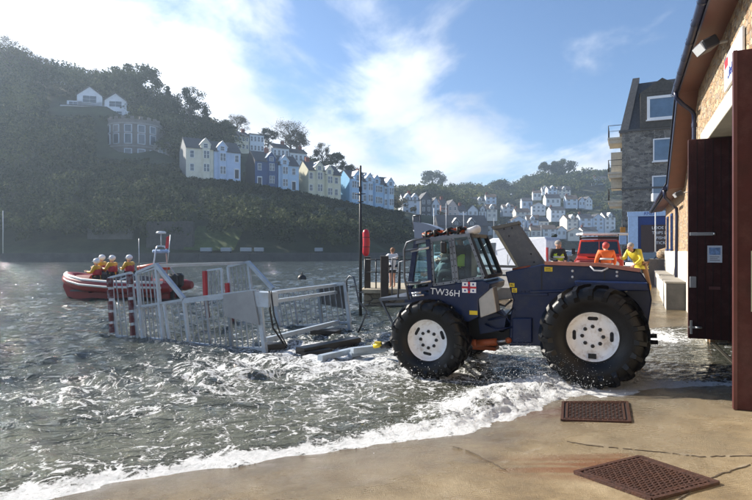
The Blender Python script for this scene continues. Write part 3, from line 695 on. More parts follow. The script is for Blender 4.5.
MB().b2((-.25,-.12,ze-.12),(W_,0.2,ze+.05)).b2((-.05,-.10,ze*.57),(W_,-.001,ze*.57+.16)).b2((-.05,-.10,ze*.30),(W_,-.001,ze*.30+.12)).build('string_course', mat('course_stone',(.10,.098,.095),.8), gb)
def pxwin(parent, fx, l, r, t, b_, yl, frame=.10, arch=True, name='window'):
    x0, z1 = fx(l, t, yl); x1, z0 = fx(r, b_, yl); f = MB()
    f.b2((x0,yl-.09,z0),(x0+frame,yl-.005,z1)).b2((x1-frame,yl-.09,z0),(x1,yl-.005,z1)).b2((x0+frame,yl-.09,z1-frame),(x1-frame,yl-.005,z1)).b2((x0-.08,yl-.16,z0-.1),(x1+.08,yl-.005,z0)).b2((x0+frame,yl-.09,z0),(x1-frame,yl-.005,z0+frame*.8))
    o = f.build(name, white, parent); MB().b2((x0+frame,yl-.04,z0+frame*.8),(x1-frame,yl-.02,z1-frame)).build('pane', mat('sky_glass',(.10,.16,.24),.05,var=.25,scale=1,spec=1.), o)
    return x0, x1, z0, z1
pxwin(gb, fx, 653, 678, 139, 160, 0); pxwin(gb, fx, 652, 678, 176, 197, 0)
x0, x1, z0, z1 = pxwin(gb, fx, 647, 678, 97, 117.5, -.25, .22)
MB().b2((x0-.5,-.2,ze+.02),(x1+.5,2.2,z1+.35)).prism([(x0-.6,z1+.36),(x1+.6,z1+.36),((x0+x1)/2,z1+1.5)], 'y', -.22, 3.5).build('dormer', mat('dormer_slate',(.075,.07,.062),.85,var=.3,bump=.5), gb)
for (yc_, pyt) in ((0,123),(0,158),(0,187)):            # balconies on the seaward side
    x_, z_ = fx(622, pyt+13); bm_ = MB(); bm_.b2((-1.15,.3,z_-.18),(0,3.4,z_)).b2((-1.05,.4,z_-.5),(0,3.2,z_-.18)).build('balcony', mat('pale_balcony',(.50,.45,.36),.8,var=.15), gb)
    rr = MB(); 
    for yy in (.35,1.3,2.3,3.35): rr.tube([(-1.1,yy,z_),(-1.1,yy,z_+1.05)], .025, 5)
    rr.tube([(-1.1,.35,z_+1.05),(-1.1,3.35,z_+1.05)], .03, 5).tube([(-1.1,.35,z_+1.05),(0,.35,z_+1.05)], .03, 5).tube([(-1.1,.35,z_+.55),(0,.35,z_+.55)], .02, 5)
    rr.build('balcony_rail', iron, gb)
MB().b2((-.9,1.,fx(622,187)[1]),(0,3,fx(622,150)[1])).build('bay_tower', mat('pale_balcony',(.5,.45,.36),.8), gb)
# blue kiosk shop at its foot
O2 = P(628,250,41); O2 = (O2.x, 41., .5)
sh_ = empty('boat_trip_kiosk', O2, RZ, 'blue and white kiosk with white lettered boards at the foot of the stone house', 'kiosk')
f2 = lambda px, py, yl=0.: frame_px(O2, px, py, yl=yl)
zt = f2(628,212)[1]; zb_ = 0; x1 = 4.6
MB().b2((.05,.1,0),(x1,3,zt)).build('wall', mat('kiosk_blue',(.015,.045,.20),.5), sh_)
MB().b2((0,-.05,0),(f2(638,250)[0],.1,zt-.35),bev=.01).b2((-.05,-.1,zt-.35),(x1,.1,zt),bev=.01).build('trim', mat('pale_blue_paint',(.40,.55,.78),.5), sh_)
xa, _ = f2(641,225); MB().b2((xa,-.02,.1),(x1,.085,f2(641,225)[1])).build('board', mat('dark_board',(.06,.035,.03),.6), sh_)
tw = mat('white_letters',(.8,.82,.85),.6)
for i, tline in enumerate(('LOOE BOAT', 'TRIPS DAILY', 'FISHING', 'TICKETS')):
    text('lettering', tline, .30, (xa+1.55, -.03, f2(650,228+5.0*i)[1]), (R(90),0,0), tw, sh_)
text('lettering', 'RNLI', .34, (f2(638,250)[0]+.75,-.11,zt-.17), (R(90),0,0), mat('sign_blue',(.02,.05,.28),.5), sh_)
sp = P(622.5,250,33); e = empty('street_sign', (sp.x,33,.5), 0, 'white and blue notice on a thin pole in front of the stone house', 'sign')
MB().tube([(0,0,0),(0,0,3.4)], .035, 6).build('post', iron, e); MB().b2((-.22,-.05,1.9),(.22,-.036,2.55)).build('plate', mat('pale_blue_paint',(.4,.55,.78),.5), e); MB().b2((-.15,-.06,2.62),(.15,-.045,2.95)).build('plate', mat('orange_plate',(.6,.25,.03),.5), e)
sp = P(655.5,250,34); e = empty('street_lamp', (sp.x,34,.5), 0, 'thin post with a small white box top in front of the stone house windows', 'lamp')
MB().tube([(0,0,0),(0,0,4.6)], .04, 6).build('post', mat('pale_post',(.5,.5,.5),.5), e); MB().b2((-.22,-.12,4.6),(.22,.12,5.1),bev=.03).build('lantern', white, e)
# ------------------------------------------------------------------ tractor (frame: x up the slip, y away from the camera)
TO = P(592,338,7.7); TO = (TO.x, 7.7, 0.)
tr = empty('launching_tractor', TO, -A, 'dark blue articulated launching tractor with white wheel rims and caged cab standing in the wash', 'tractor')
tp = lambda px, py, yl=0.: frame_px(TO, px, py, yl=yl)
def V3(px, py, yl): x, z = tp(px, py, yl); return (x, yl, z)
navy = mat('navy_paint', (.0035,.013,.058), .36, .0, .2, 3, .03, 60, spec=.35, coat=.12, dirt=(.035,.04,.06), dscale=5, damount=.55)
black = mat('black_frame', (.008,.008,.010), .5, 0, .2)
rubber = mat('tyre_rubber', (.0045,.0045,.0055), .34, 0, .3, 12, .2, 70, spec=.32)
rimw = mat('rim_white', (.90,.91,.92), .45, 0, .05, 8, dirt=(.42,.33,.24), dscale=9, damount=.6)
orange = mat('orange_paint', (.30,.07,.02), .5, 0, .2, 8)
pinkor = mat('faded_orange_trim', (.42,.17,.12), .55, 0, .15, 8)
yel = mat('yellow_sticker', (.75,.55,.02), .45, 0, .08)
plate = mat('worn_aluminium', (.40,.38,.35), .45, .5, .15, 6, .15, 50)
greyp = mat('grey_duct_paint', (.085,.09,.10), .5, .0, .12, 7, .1, 50, dirt=(.16,.16,.15), dscale=4, damount=.6)
glassm = bpy.data.materials.new('cab_glass'); nt, N, L = nodes_of(glassm); b = N['Principled BSDF']
tr_ = N.new('ShaderNodeBsdfTransparent'); tr_.inputs[0].default_value = (.62,.80,.82,1); gl = N.new('ShaderNodeBsdfGlossy'); gl.inputs['Roughness'].default_value = .03; gl.inputs[0].default_value = (.8,.9,1,1)
fr = N.new('ShaderNodeFresnel'); fr.inputs[0].default_value = 1.45; ms = N.new('ShaderNodeMixShader'); L.new(fr.outputs[0], ms.inputs[0]); L.new(tr_.outputs[0], ms.inputs[1]); L.new(gl.outputs[0], ms.inputs[2]); L.new(ms.outputs[0], N['Material Output'].inputs[0])

def wheel(cx, cz, Rw, wd, y0, rr, nlug, label=None, flip=False):
    yc = y0+wd/2; T = MB(); s = 1 if not flip else -1
    prof = [(rr*1.0,-wd*.36),(rr*1.06,-wd*.46),(Rw*.72,-wd*.52),(Rw*.86,-wd*.50),(Rw*.925,-wd*.43),(Rw*.945,-wd*.25),(Rw*.95,0),(Rw*.945,wd*.25),(Rw*.925,wd*.43),(Rw*.86,wd*.50),(Rw*.72,wd*.52),(rr*1.06,wd*.46),(rr,wd*.36)]
    T.lathe(prof, (cx,yc,cz), 'y', 48)
    for side in (-1,1):                                # chevron lugs running over the shoulder
        for k in range(nlug):
            a0 = 2*math.pi*(k+(.5 if side > 0 else 0))/nlug; pts = []
            path = [(.0,.995,.0),(.22,1.0,.10),(.42,.99,.19),(.535,.925,.235),(.575,.80,.25)]
            hw = .112*Rw
            vs = []
            for j, (yy, rf_, da) in enumerate(path):
                a = a0+da*1.15; r1 = Rw*rf_; r0 = r1-.10*Rw-(.02 if j > 2 else 0); y = yc+side*yy*wd
                tx, tz = -math.sin(a), math.cos(a); rx, rz = math.cos(a), math.sin(a); h = hw*(1.0 if j < 3 else .85)*.5
                for r_, ww in ((r0,1.25),(r1,.8)):
                    for sg in (-1,1): vs.append((cx+rx*r_+tx*h*ww*sg, y if r_ == r1 else y-side*(.0 if j < 3 else .05), cz+rz*r_+tz*h*ww*sg))
            fs = []
            for j in range(len(path)-1):
                q = j*4; n = q+4
                fs += [(q+2,q+3,n+3,n+2),(q,q+2,n+2,n),(q+3,q+1,n+1,n+3),(q+1,q,n,n+1)]
            fs += [(0,1,3,2),(16,18,19,17)]
            T.add(vs, fs)
    wh = T.build('wheel', rubber, tr)
    if label: wh['label'] = label
    f = -1 if not flip else 1; yf = yc+f*wd*.36
    rm = MB(); rm.lathe([(rr*1.06,yf+f*.035-yc),(rr*1.09,yf+f*.012-yc),(rr*1.0,yf-f*.01-yc),(rr*.93,yf-f*.06-yc),(rr*.90,yf-f*.10-yc),(rr*.80,yf-f*.115-yc),(rr*.62,yf-f*.10-yc),(rr*.45,yf-f*.075-yc),(rr*.30,yf-f*.075-yc),(0,yf-f*.075-yc)], (cx,yc,cz), 'y', 40)
    rim = rm.build('rim', rimw, wh); yh = yf-f*.075
    bo = MB()
    for k in range(8):
        a = 2*math.pi*k/8; c = (cx+rr*.40*math.cos(a), yh, cz+rr*.40*math.sin(a)); bo.lathe([(0,f*.035),(.018,f*.035),(.026,f*.02),(.030,f*.002),(.030,-f*.01)], c, 'y', 6, smooth=False)
    build_each(bo, 'bolt', black, rim)
    slots = []
    for a in (90,180,0) if Rw > .7 else (150,20,262):
        a = R(a); c = (cx+rr*.70*math.cos(a), yf-f*.108, cz+rr*.70*math.sin(a)); M = Matrix.Rotation(-(a-R(90)), 3, 'Y')
        tv = M @ Vector((1,0,0)); sl_ = MB(); sl_.tube([Vector(c)-tv*.045+Vector((0,.02,0)),Vector(c)+tv*.045+Vector((0,.02,0))], .034, 12); [sl_.blob(Vector(c)+tv*.045*q+Vector((0,.02,0)), (.034,.034,.034), 10, 6) for q in (-1,1)]; sl_.build('slot', black, rim)

    return wh, rim, yf
RB = .755; RS = .655
xb, zb_ = 0., tp(592,338)[1]; xs_, zs = tp(425.5,341)
w1, rim1, yf = wheel(xb, zb_-.0, RB, .62, 0, .355, 19, 'big near wheel with white rim')
MB().b2((-.06,yf+.055,zb_-.32),(.05,yf+.07,zb_-.25)).prism([(-.05,zb_-.26-.08),(.04,zb_-.26-.08),(0,zb_-.42)],'y',yf+.05,yf+.065).build('rim_sticker', black, rim1)
wheel(xb, zb_, RB, .62, 1.95, .355, 19, None, True)
w2, rim2, _ = wheel(xs_, zs, RS, .50, .0, .335, 17, 'smaller near wheel under the cab')
wheel(xs_, zs, RS, .50, 2.05, .335, 17, None, True)
MB().tube([(xb,.3,zb_),(xb,2.3,zb_)], .12, 12).tube([(xs_,.3,zs),(xs_,2.3,zs)], .11, 12).box((xb,1.27,zb_),(.4,.5,.4)).box((xs_,1.27,zs),(.38,.5,.38)).build('axles', black, tr)

def pp(lst, yl): return [tp(a, c, yl) for a, c in lst]
YB = .66                                              # engine hull side plane
def hull(lst, y0, y1, name, m, bev=True, parent=tr):
    b_ = MB(); b_.prism(pp(lst, y0), 'y', y0, y1); o = b_.build(name, m, parent)
    if bev:
        md = o.modifiers.new('bev', 'BEVEL'); md.width = .018; md.segments = 2; md.limit_method = 'ANGLE'
    return o
hull([(505,272),(541,264.5),(549,264),(600,266.5),(641,272),(649,284),(652,300),(645,346),(509,346),(510,318),(513,300)], YB, 2.0, 'engine_hull', navy)
hull([(574,281),(648,283),(650,291),(580,291)], .30, YB-.004, 'rear_wing', navy)
hull([(530,290.5),(586,289),(586,292),(530,293.5)], YB-.03, YB-.004, 'side_moulding', navy)
hull([(515,293),(548,293),(548,296),(515,296)], YB-.02, YB-.004, 'side_moulding', navy)
hull([(512,318),(532,318),(532,343),(512,343)], YB-.05, YB-.004, 'side_locker', navy)
# pinkish orange capping strip on the hull edge
cp = MB(); e_ = [V3(*p, YB-.02) for p in ((545,263.0),(600,264.8),(640,270.3))]
for a, c in zip(e_[:-1], e_[1:]): cp.bar(a, c, .09, .055)
cp.build('hull_capping', pinkor, tr)
ob = MB()
for k in range(5): ob.tube([V3(513+4*k,269.5-k*1.2,.9+.08*k), V3(530,267-k,.8+.2*k)], .028, 6)
ob.build('orange_straps', orange, tr)
hk = MB(); hk.tube([V3(590,266,.6),V3(594,270.5,.58),V3(602,271,.58),V3(608,268,.6)], .014, 6).build('rope_loop', white, tr)
for (l, r, t, b_) in ((544.5,552.5,267,271.5),(509.5,514.5,283,287),(512,517,288,292.5)):
    yl = YB-.008; x0, z1 = tp(l, t, yl); x1, z0 = tp(r, b_, yl); s_ = MB().b2((x0,yl-.004,z0),(x1,yl+.004,z1)).build('warning_sticker', yel, tr)
    MB().b2((x0+.015,yl-.007,z0+.018),(x1-.015,yl-.0045,z0+.026)).b2((x0+.015,yl-.007,z1-.026),(x1-.03,yl-.0045,z1-.018)).build('sticker_print', black, s_)
bt = MB()
for p in ((572.5,271),(572.5,277),(617,272),(617,276),(626,291)): c = V3(*p, YB-.006); bt.blob(c, (.02,.012,.02), 8, 6)
build_each(bt, 'hull_bolts', white, tr)
rw = MB()
for k in range(16): c = V3(518+k*3.6, 291.5-k*.06, YB-.006) if k < 8 else V3(588+(k-8)*7, 287.5, YB-.006); rw.blob(c, (.010,.008,.010), 6, 4)
for k in range(9): c = V3(514.5+.15*k, 300+5*k, YB-.006); rw.blob(c, (.010,.008,.010), 6, 4)
rw.build('rivet_row', navy, tr)
hs = MB(); hs.tube([V3(512,300,.6),V3(505,306,.55),V3(498,304,.6),V3(490,309,.7)],.016,7).tube([V3(513,308,.6),V3(505,317,.5),V3(496,312,.55),V3(486,316,.7)],.013,7); hs.build('hydraulic_hoses', black, tr)
sm = MB(); sm.add([V3(541,265.5,YB-.003),V3(542.2,265.5,YB-.003),V3(542.2,290,YB-.003),V3(541,290,YB-.003)],[(0,1,2,3)]).add([V3(604,268,YB-.003),V3(605,268,YB-.003),V3(605,283,YB-.003),V3(604,283,YB-.003)],[(0,1,2,3)]).build('panel_seams', black, tr)
# big raised grey duct
d_ = MB(); y0, y1 = .95, 1.16
d_.prism(pp([(493.5,226.5),(516.5,222),(543,261),(545,268),(523,272),(517,268)], y0), 'y', y0, y1); du = d_.build('air_duct', greyp, tr)
md = du.modifiers.new('bev', 'BEVEL'); md.width = .02; md.segments = 2
MB().prism(pp([(490.5,226.8),(518,221.2),(519,224),(493,229.6)], y0-.02), 'y', y0-.02, y1+.02).build('duct_lip', mat('duct_lip',(.12,.115,.10),.6), du)
bo = MB()
for p in ((504,229),(512,228),(509,236),(534,262),(531,254)): bo.blob(V3(*p, y0-.004), (.013,.01,.013), 6, 5)
bo.build('duct_rivets', black, du)
MB().prism(pp([(493.5,229.5),(498,231),(516,262),(521,272),(517,268)], y0-.004), 'y', y0-.006, y0-.001).build('duct_edge', mat('duct_edge',(.28,.26,.19),.55), du)

# cab lower body
YC = .34
body = hull([(429,286.5),(483,280),(490,284),(489,290),(478,299),(478.5,317),(468,322),(455,318),(448,306),(440,302),(428,300),(414,303),(406,310),(404,300),(408,293),(428,293)], YC, 1.52, 'cab_body', navy)
hull([(478,299),(489,289),(493,287),(497,312),(480,318)], YC+.02, YC+.30, 'step_panel', plate)
mg = MB(); n = 14; pa = []
for i in range(n+1):
    a = R(38+(158-38)*i/n); pa.append((xs_+math.cos(a)*(RS+.07), zs+math.sin(a)*(RS+.07)))
for i in range(n):
    (xa_, za_), (xc_, zc_) = pa[i], pa[i+1]; mg.add([(xa_,.40,za_),(xc_,.40,zc_),(xc_,.62,zc_),(xa_,.62,za_),(xa_,.40,za_+.02),(xc_,.40,zc_+.02),(xc_,.62,zc_+.02),(xa_,.62,za_+.02)], [(0,1,2,3),(7,6,5,4),(0,4,5,1),(2,6,7,3)])
mg.build('mudguard', navy, tr)
text('number_plate', 'TW36H', .15, (tp(445,292.6,YC-.02)[0], YC-.02, tp(445,292.6,YC-.02)[1]), (R(90),R(3.2),0), mat('plate_white',(.85,.87,.9),.45), tr, sx=1.02)
# house flag: white quarters with small blue marks, red cross, anchor
fx0, fz1 = tp(462,281.6,YC); fx1, fz0 = tp(476.5,293.3,YC); fc = MB().b2((fx0,YC-.007,fz0),(fx1,YC-.001,fz1)).build('house_flag', mat('flag_blue',(.02,.03,.20),.4), tr)
fl = MB(); ww, hh_ = (fx1-fx0), (fz1-fz0)
for i in (0,1):
    for j in (0,1): fl.b2((fx0+ww*(.02+.56*i),YC-.011,fz0+hh_*(.03+.56*j)),(fx0+ww*(.42+.56*i),YC-.0075,fz0+hh_*(.41+.56*j)))
build_each(fl, 'flag_field', mat('plate_white',(.85,.87,.9),.45), fc)
MB().b2((fx0,YC-.016,fz0+hh_*.42),(fx1,YC-.012,fz0+hh_*.58)).b2((fx0+ww*.43,YC-.017,fz0),(fx0+ww*.57,YC-.0125,fz1)).build('flag_cross', mat('flag_red',(.55,.02,.03),.5), fc)
MB().b2((fx0+ww*.48,YC-.021,fz0+hh_*.25),(fx0+ww*.52,YC-.0175,fz0+hh_*.8)).b2((fx0+ww*.44,YC-.021,fz0+hh_*.66),(fx0+ww*.56,YC-.0175,fz0+hh_*.70)).tube([(fx0+ww*.40,YC-.019,fz0+hh_*.40),(fx0+ww*.44,YC-.019,fz0+hh_*.27),(fx0+ww*.5,YC-.019,fz0+hh_*.22),(fx0+ww*.56,YC-.019,fz0+hh_*.27),(fx0+ww*.6,YC-.019,fz0+hh_*.40)], .004, 5).build('flag_anchor', mat('flag_blue',(.02,.03,.2),.4), fc)
fm = MB()
for i in (0,1):
    for j in (0,1): cx_, cz_ = fx0+ww*(.22+.56*i), fz0+hh_*(.22+.56*j); fm.b2((cx_-.012,YC-.014,cz_-.016),(cx_+.014,YC-.0115,cz_+.014))
fm.build('flag_letters', mat('flag_blue',(.02,.03,.2),.4), fc)
x0, z1 = tp(469.5,310.5,YC); x1, z0 = tp(477.5,315,YC); MB().b2((x0,YC-.006,z0),(x1,YC+.01,z1)).build('warning_sticker', yel, tr)
# cab frame: near side bars, repeated on the far side, roof
frm = mat('cab_frame_grey', (.17,.19,.22), .45, .2, .15, 10)
def window(poly, yl, wdt=.045, name='cab_window', glass=True):
    pts = [V3(*p, yl) for p in poly]; f = MB()
    for i in range(len(pts)): f.bar(pts[i], pts[(i+1)%len(pts)], wdt, wdt)
    o = f.build(name, frm, tr)
    if glass:
        g = MB().add([Vector(p)+Vector((0,.008,0)) for p in pts], [tuple(range(len(pts)))]); g.build('pane', glassm, o)
    rv = MB()
    for i in range(len(pts)):
        a, c = Vector(pts[i]), Vector(pts[(i+1)%len(pts)]); k = max(2, int((c-a).length/.095))
        for j in range(k): rv.blob(a.lerp(c,(j+.5)/k)+Vector((0,-wdt/2,0)), (.011,.008,.011), 6, 4)
    rv.build('rivets', black, o)
    return o
Wn1 = [(418,242),(449,237.5),(455,281.5),(432,285)]
Wn1 = [(431.5,240.5),(450,238),(454.5,282),(433.5,285)]
Wn2 = [(453,237),(468.5,235.3),(484,277),(457.5,281.5)]
for yl in (YC, 1.5): window(Wn1, yl); window(Wn2, yl)
# rear quarter leaning pane (faces up the slip)
a1, a2 = V3(469.5,235.2,YC+.02), V3(486,277,YC+.02); b1_, b2__ = (a1[0],1.48,a1[2]), (a2[0],1.48,a2[2])
g = MB().add([a1,a2,b2__,b1_],[(0,1,2,3)]); go = g.build('cab_rear_window', glassm, tr)
g = MB(); g.bar(a1,a2,.07).bar(b1_,b2__,.07).bar(a1,b1_,.06).bar(a2,b2__,.06); mid = lambda p,q: tuple((i+j)/2 for i,j in zip(p,q)); g.bar(mid(a1,b1_),mid(a2,b2__),.05); g.build('rear_frame', black, tr)
# forward blue pillars and side window
fp = MB(); fp.bar(V3(428.5,239.5,YC),V3(431,287,YC),.075).bar(V3(416.5,243.5,YC+.1),V3(409.5,291,YC+.1),.08).bar(V3(415,242.5,YC+.05),V3(430,239,YC),.07).bar(V3(409,291,YC+.05),V3(431,288,YC),.06)
build_each(fp.bar(V3(416.5,243.5,1.48),V3(409.5,291,1.48),.08), 'front_pillar', navy, tr)
gp_ = [V3(417,245,YC+.08),V3(427,243,YC+.06),V3(428.5,284,YC+.06),V3(411,288,YC+.08)]; MB().add(gp_,[(0,1,2,3)]).build('side_pane', glassm, tr)
fg = MB(); q1, q2 = V3(416,244,YC+.1), V3(409,290,YC+.1); MB().add([q1,q2,(q2[0],1.48,q2[2]),(q1[0],1.48,q1[2])],[(0,1,2,3)]).build('windscreen', glassm, tr)
# cage rails and rungs outside the front
cg = MB(); cage = mat('cage_steel',(.10,.11,.13),.45,.6,.15)
for yl in (.12, .85, 1.6):
    cg.tube([V3(409,300,yl),V3(404.5,278,yl),V3(404,250,yl),V3(407,242.5,yl),V3(414,240,yl),V3(429,238,yl)], .018, 7)
for (x_, y_) in ((404.5,254),(404.3,264),(404.6,275),(406.5,287)): cg.tube([V3(x_,y_,.12),V3(x_,y_,1.6)], .014, 6)
for (a, c) in (((405,251),(427,247.5)),((404.5,283),(431,282))): cg.tube([V3(*a,.12),V3(*c,YC-.06)], .02, 6)
cg.build('cab_cage', cage, tr)
st = MB(); sil = mat('bright_fittings',(.55,.56,.58),.35,.8)
for (a, c) in (((411,251.2),(429,247.5)),((409,284.5),(431,281)),((412,293.5),(421,292.5)),((413,296),(424,295))): st.tube([V3(*a,.22),V3(*c,.22)], .022, 6)
build_each(st, 'grab_rails', sil, tr)
# roof with gutter, rope bundle, lamp, mirror
rpoly = pp([(417,240.5),(431,237.5),(470,233.3),(470.5,236),(431,241),(416,244)], YC)
MB().prism(rpoly, 'y', YC-.03, 1.55).build('cab_roof', frm, tr)
ro = MB(); ro2 = MB(); random.seed(4)
for k in range(6):
    pts = []; ph = random.uniform(0,6)
    for i in range(13):
        t = i/12; px_ = 423+43*t; py_ = 236.4-5.8*t; v = V3(px_, py_, .42+.06*k+.03*math.sin(ph+t*14)); pts.append((v[0], v[1], v[2]+.02+.03*math.sin(ph*2+t*19+k)))
    (ro if k % 3 else ro2).tube(pts, .026, 6)
for px_ in (427.5,436,449,459): 
    x_, z_ = tp(px_, 236.6-(px_-423)*.135, .4); ro2.tube([(x_,.36,z_-.05),(x_-.01,.34,z_+.06),(x_+.01,.5,z_+.09),(x_,.85,z_+.02)], .022, 6)
ro.build('orange_rope', mat('orange_rope',(.62,.13,.03),.7,var=.3,scale=30), tr); build_each(ro2, 'rope_lashings', black, tr)
MB().tube([V3(466.5,232,.45),V3(477,229.5,.6)], [.05,.075], 10).blob(V3(478,229.4,.6),(.05,.07,.07),10,7).build('roof_lamp', white, tr)
MB().box(V3(443.5,247.5,.14),(.10,.05,.19),bev=.02).build('mirror', black, tr); MB().tube([V3(441,241,YC-.02),V3(443,243,.16)], .012, 6).build('mirror_arm', black, tr)
# curved visor/exhaust cowl behind the roof, and frame mirror
cv = MB(); n = 10; y0, y1 = 1.2, 1.6; top = []
for i in range(n+1):
    t = i/n; top.append((419+33*t, 222.5+1.5*t+10.5*t*t))
cv.prism(pp(top+[(452,237.5),(420,238.5)], 1.5), 'y', y0, y1); cv.build('exhaust_cowl', mat('cowl_blue_grey',(.16,.19,.25),.3,.3,.1), tr)
fr_ = MB(); P4 = [V3(p[0],p[1],1.4) for p in ((413.3,216),(419.8,215.2),(421.5,236.5),(418.5,238),(413.8,230))]
for i in range(5): fr_.tube([P4[i],P4[(i+1)%5]], .016, 6)
fr_.box(V3(416.5,219,1.4),(.12,.03,.07)).build('aerial_frame', cage, tr)
# chassis, articulation, rams, tow gear
ch = MB(); ch.prism(pp([(452,312),(478,317),(514,314),(514,343),(500,346),(490,341),(452,344)], .85), 'y', .85, 1.75); ch.build('chassis', black, tr)
ch = MB(); ch.prism(pp([(478,318),(500,310),(506,318),(504,330),(480,334)], .6), 'y', .6, .8).lathe([(.09,-.1),(.09,.2)], V3(503,326,.7), 'y', 12).tube([V3(488,320,.55),V3(506,316,.6),V3(510,322,.6)], .018, 6).tube([V3(485,324,.55),V3(497,330,.52),V3(512,327,.6)], .015, 6).build('articulation_joint', navy, tr)
MB().tube([V3(475,343.5,.6),V3(497,342,.6)], .062, 10).blob(V3(475,343.5,.6),(.075,.07,.07),10,7).build('steering_ram', orange, tr)
MB().tube([V3(496,342,.6),V3(508,340.5,.62)], .026, 8).build('ram_rod', steel, tr); MB().blob(V3(508.5,340.4,.62),(.055,.05,.05),10,7).build('ram_eye', orange, tr)
MB().box(V3(486,347,1.2),(.4,.3,.06)).build('under_guard', mat('orange_guard',(.30,.07,.02),.6), tr)
MB().bar(V3(402,343,1.0),V3(387,345,1.0),.14,.12).tube([V3(390,344,.9),V3(381,345.5,.9)],.06,8).build('tow_hitch', black, tr)
MB().tube([V3(382,344.5,.88),V3(374,346.2,.88)],.045,8).box(V3(378,342.5,.88),(.12,.05,.03)).build('tow_pin', yel, tr)
# small rear fittings on the far right of the hull
build_each(MB().tube([V3(650,336,1.3),V3(657,336,1.3)],.035,8).tube([V3(650,342,1.3),V3(658,342.5,1.3)],.035,8), 'rear_pins', black, tr)
# service platform left of the cab
pf = MB(); y0 = .5
for yl in (.35,1.1,2.1):
    pf.bar(V3(380,299.5,yl),V3(412,297.5,yl),.05).bar(V3(386,304.5,yl),V3(412,303.5,yl),.04).bar(V3(380.5,299.5,yl),V3(392,322,yl),.03)
for px_ in (380,389,398,407): pf.bar(V3(px_,299.2,.35),V3(px_,299.2,2.1),.05)
for k in range(7): x_, z_ = tp(382+4*k,298.6,.35); pf.bar((x_,.35,z_),(x_,2.1,z_),.12,.02)
pf.tube([V3(398,298,.3),V3(399.5,262,.3),V3(408,260,.3)],.016,6).tube([V3(392,298,2.),V3(392.5,258,2.),V3(404,256,2.)],.016,6)
pf.build('service_platform', cage, tr)
# cab interior: seat, wheel, console
sx_, sz_ = tp(459,278,1.2); MB().box((sx_,1.2,sz_-.05),(.5,.5,.14),bev=.04).box((sx_+.22,1.2,sz_+.3),(.12,.48,.6),bev=.04).build('driver_seat', black, tr)
x_, z_ = tp(441,273,1.2); MB().lathe([(.17,-.012),(.185,0),(.17,.012),(.155,0),(.17,-.012)],(x_,1.2,z_),'z',20).tube([(x_,1.2,z_),(x_-.12,1.2,z_-.35)],.03,8).box((x_-.2,1.25,z_-.3),(.25,1.1,.4),bev=.05).build('steering_console', black, tr)
x0,z1=tp(461,249,1.45); MB().b2((x0-.06,1.44,z1-.14),(x0+.20,1.45,z1+.04)).build('window_sticker', mat('sticker_red',(.5,.12,.14),.5,var=.6,scale=18), tr)

# ------------------------------------------------------------------ launching carriage in the water
CO = (-2.4,11.3,0.)
galv = mat('galvanised_steel', (.40,.47,.54), .45, .25, .12, 6, .1, 40, dirt=(.30,.27,.22), dscale=5, damount=.4)
galv_shade = mat('galvanised_shaded', (.27,.31,.36), .5, .3, .2, 6, dirt=(.12,.11,.09), dscale=7, damount=.6)  # darker copy of the steel: shade on the bars put into the colour
redp = mat('red_pad', (.42,.02,.03), .55, 0, .2)
dkred = mat('worn_red_pad', (.10,.015,.022), .6, 0, .4, 14, dirt=(.30,.33,.37), dscale=6, damount=.8)
ca = empty('boat_carriage', CO, -A, 'half sunk galvanised boat carriage with barred side rails, red pads and a grey plate', 'boat carriage')
cpx = lambda px, py, yl: frame_px(CO, px, py, yl=yl)
YN = frame_px(CO, 264.5, 349.5)[0]; 
def C3(px, py, yl): x, z = cpx(px, py, yl); return Vector((x, yl, z))
def yl_at(px, py_water):                               # depth plane of a point that meets the water
    Y = CAMZ/((py_water-250)/F); x = (px-376)/F*Y-CO[0]; y = Y-CO[1]; return x*SA+y*CA
yN = yl_at(264.5,349.5); yF = yl_at(347,330)
def lerp2(a, c, t): return (a[0]+(c[0]-a[0])*t, a[1]+(c[1]-a[1])*t)
def panel(name, tl, trr, bl, br, n, yl, w_=.05, bw=.022, posts=()):
    o = MB(); o.bar(C3(*tl,yl),C3(*trr,yl),w_).bar(C3(*bl,yl),C3(*br,yl),w_)
    o.bar(C3(*tl,yl),C3(*bl,yl)-Vector((0,0,.0)),w_*1.15).bar(C3(*trr,yl),C3(*br,yl),w_*1.15)
    root = o.build(name, galv, ca); bb = MB()
    for i in range(1, n):
        t = i/n; bb.bar(C3(*lerp2(tl,trr,t),yl), C3(*lerp2(bl,br,t),yl), bw*(2.0 if i in posts else 1))
    bb.build('bars', galv_shade, root); return root
panel('near_end_rail', (110.5,277.5),(131,272.5),(117,336),(138,338), 4, yN)
panel('near_tall_rail', (137,272.5),(156,264.5),(143,338),(163,340), 5, yN, .06)
o = MB(); o.bar(C3(156,264.5,yN),C3(184,299,yN),.085).bar(C3(131,308,yN),C3(184,299.5,yN),.05).bar(C3(184,299.5,yN),C3(256,290.5,yN),.06).bar(C3(120,279.8,yN),C3(156,268,yN),.035)
o.build('near_top_rail', galv, ca)
panel('near_rail', (164,303),(184,300),(170,344),(189,344), 3, yN, .045)
panel('near_rail', (184,302),(228,297),(189,343),(232,348), 8, yN, .055, posts=(4,))
panel('near_rail', (228,297),(260,293.5),(232,348),(265,350), 6, yN, .055)
o = MB(); o.bar(C3(178,347.5,yN),C3(266,349,yN),.07).bar(C3(256,290,yN),C3(265.5,353,yN),.085); o.build('near_sill', galv, ca)
o = MB()
for (a, c) in (((109.5,277),(112.5,334)),((129.5,273),(133.5,337))):
    for k in range(5): p, q_ = lerp2(a, c, k/5+.02), lerp2(a, c, k/5+.175); o.bar(C3(*p,yN-.06),C3(*q_,yN-.06),.13,.06)
build_each(o, 'pads', dkred, ca)
o = MB()
for (a, c) in (((110.5,277),(113.5,334)),((130.5,273),(135,337))): o.bar(C3(*a,yN+.02),C3(*c,yN+.02),.09)
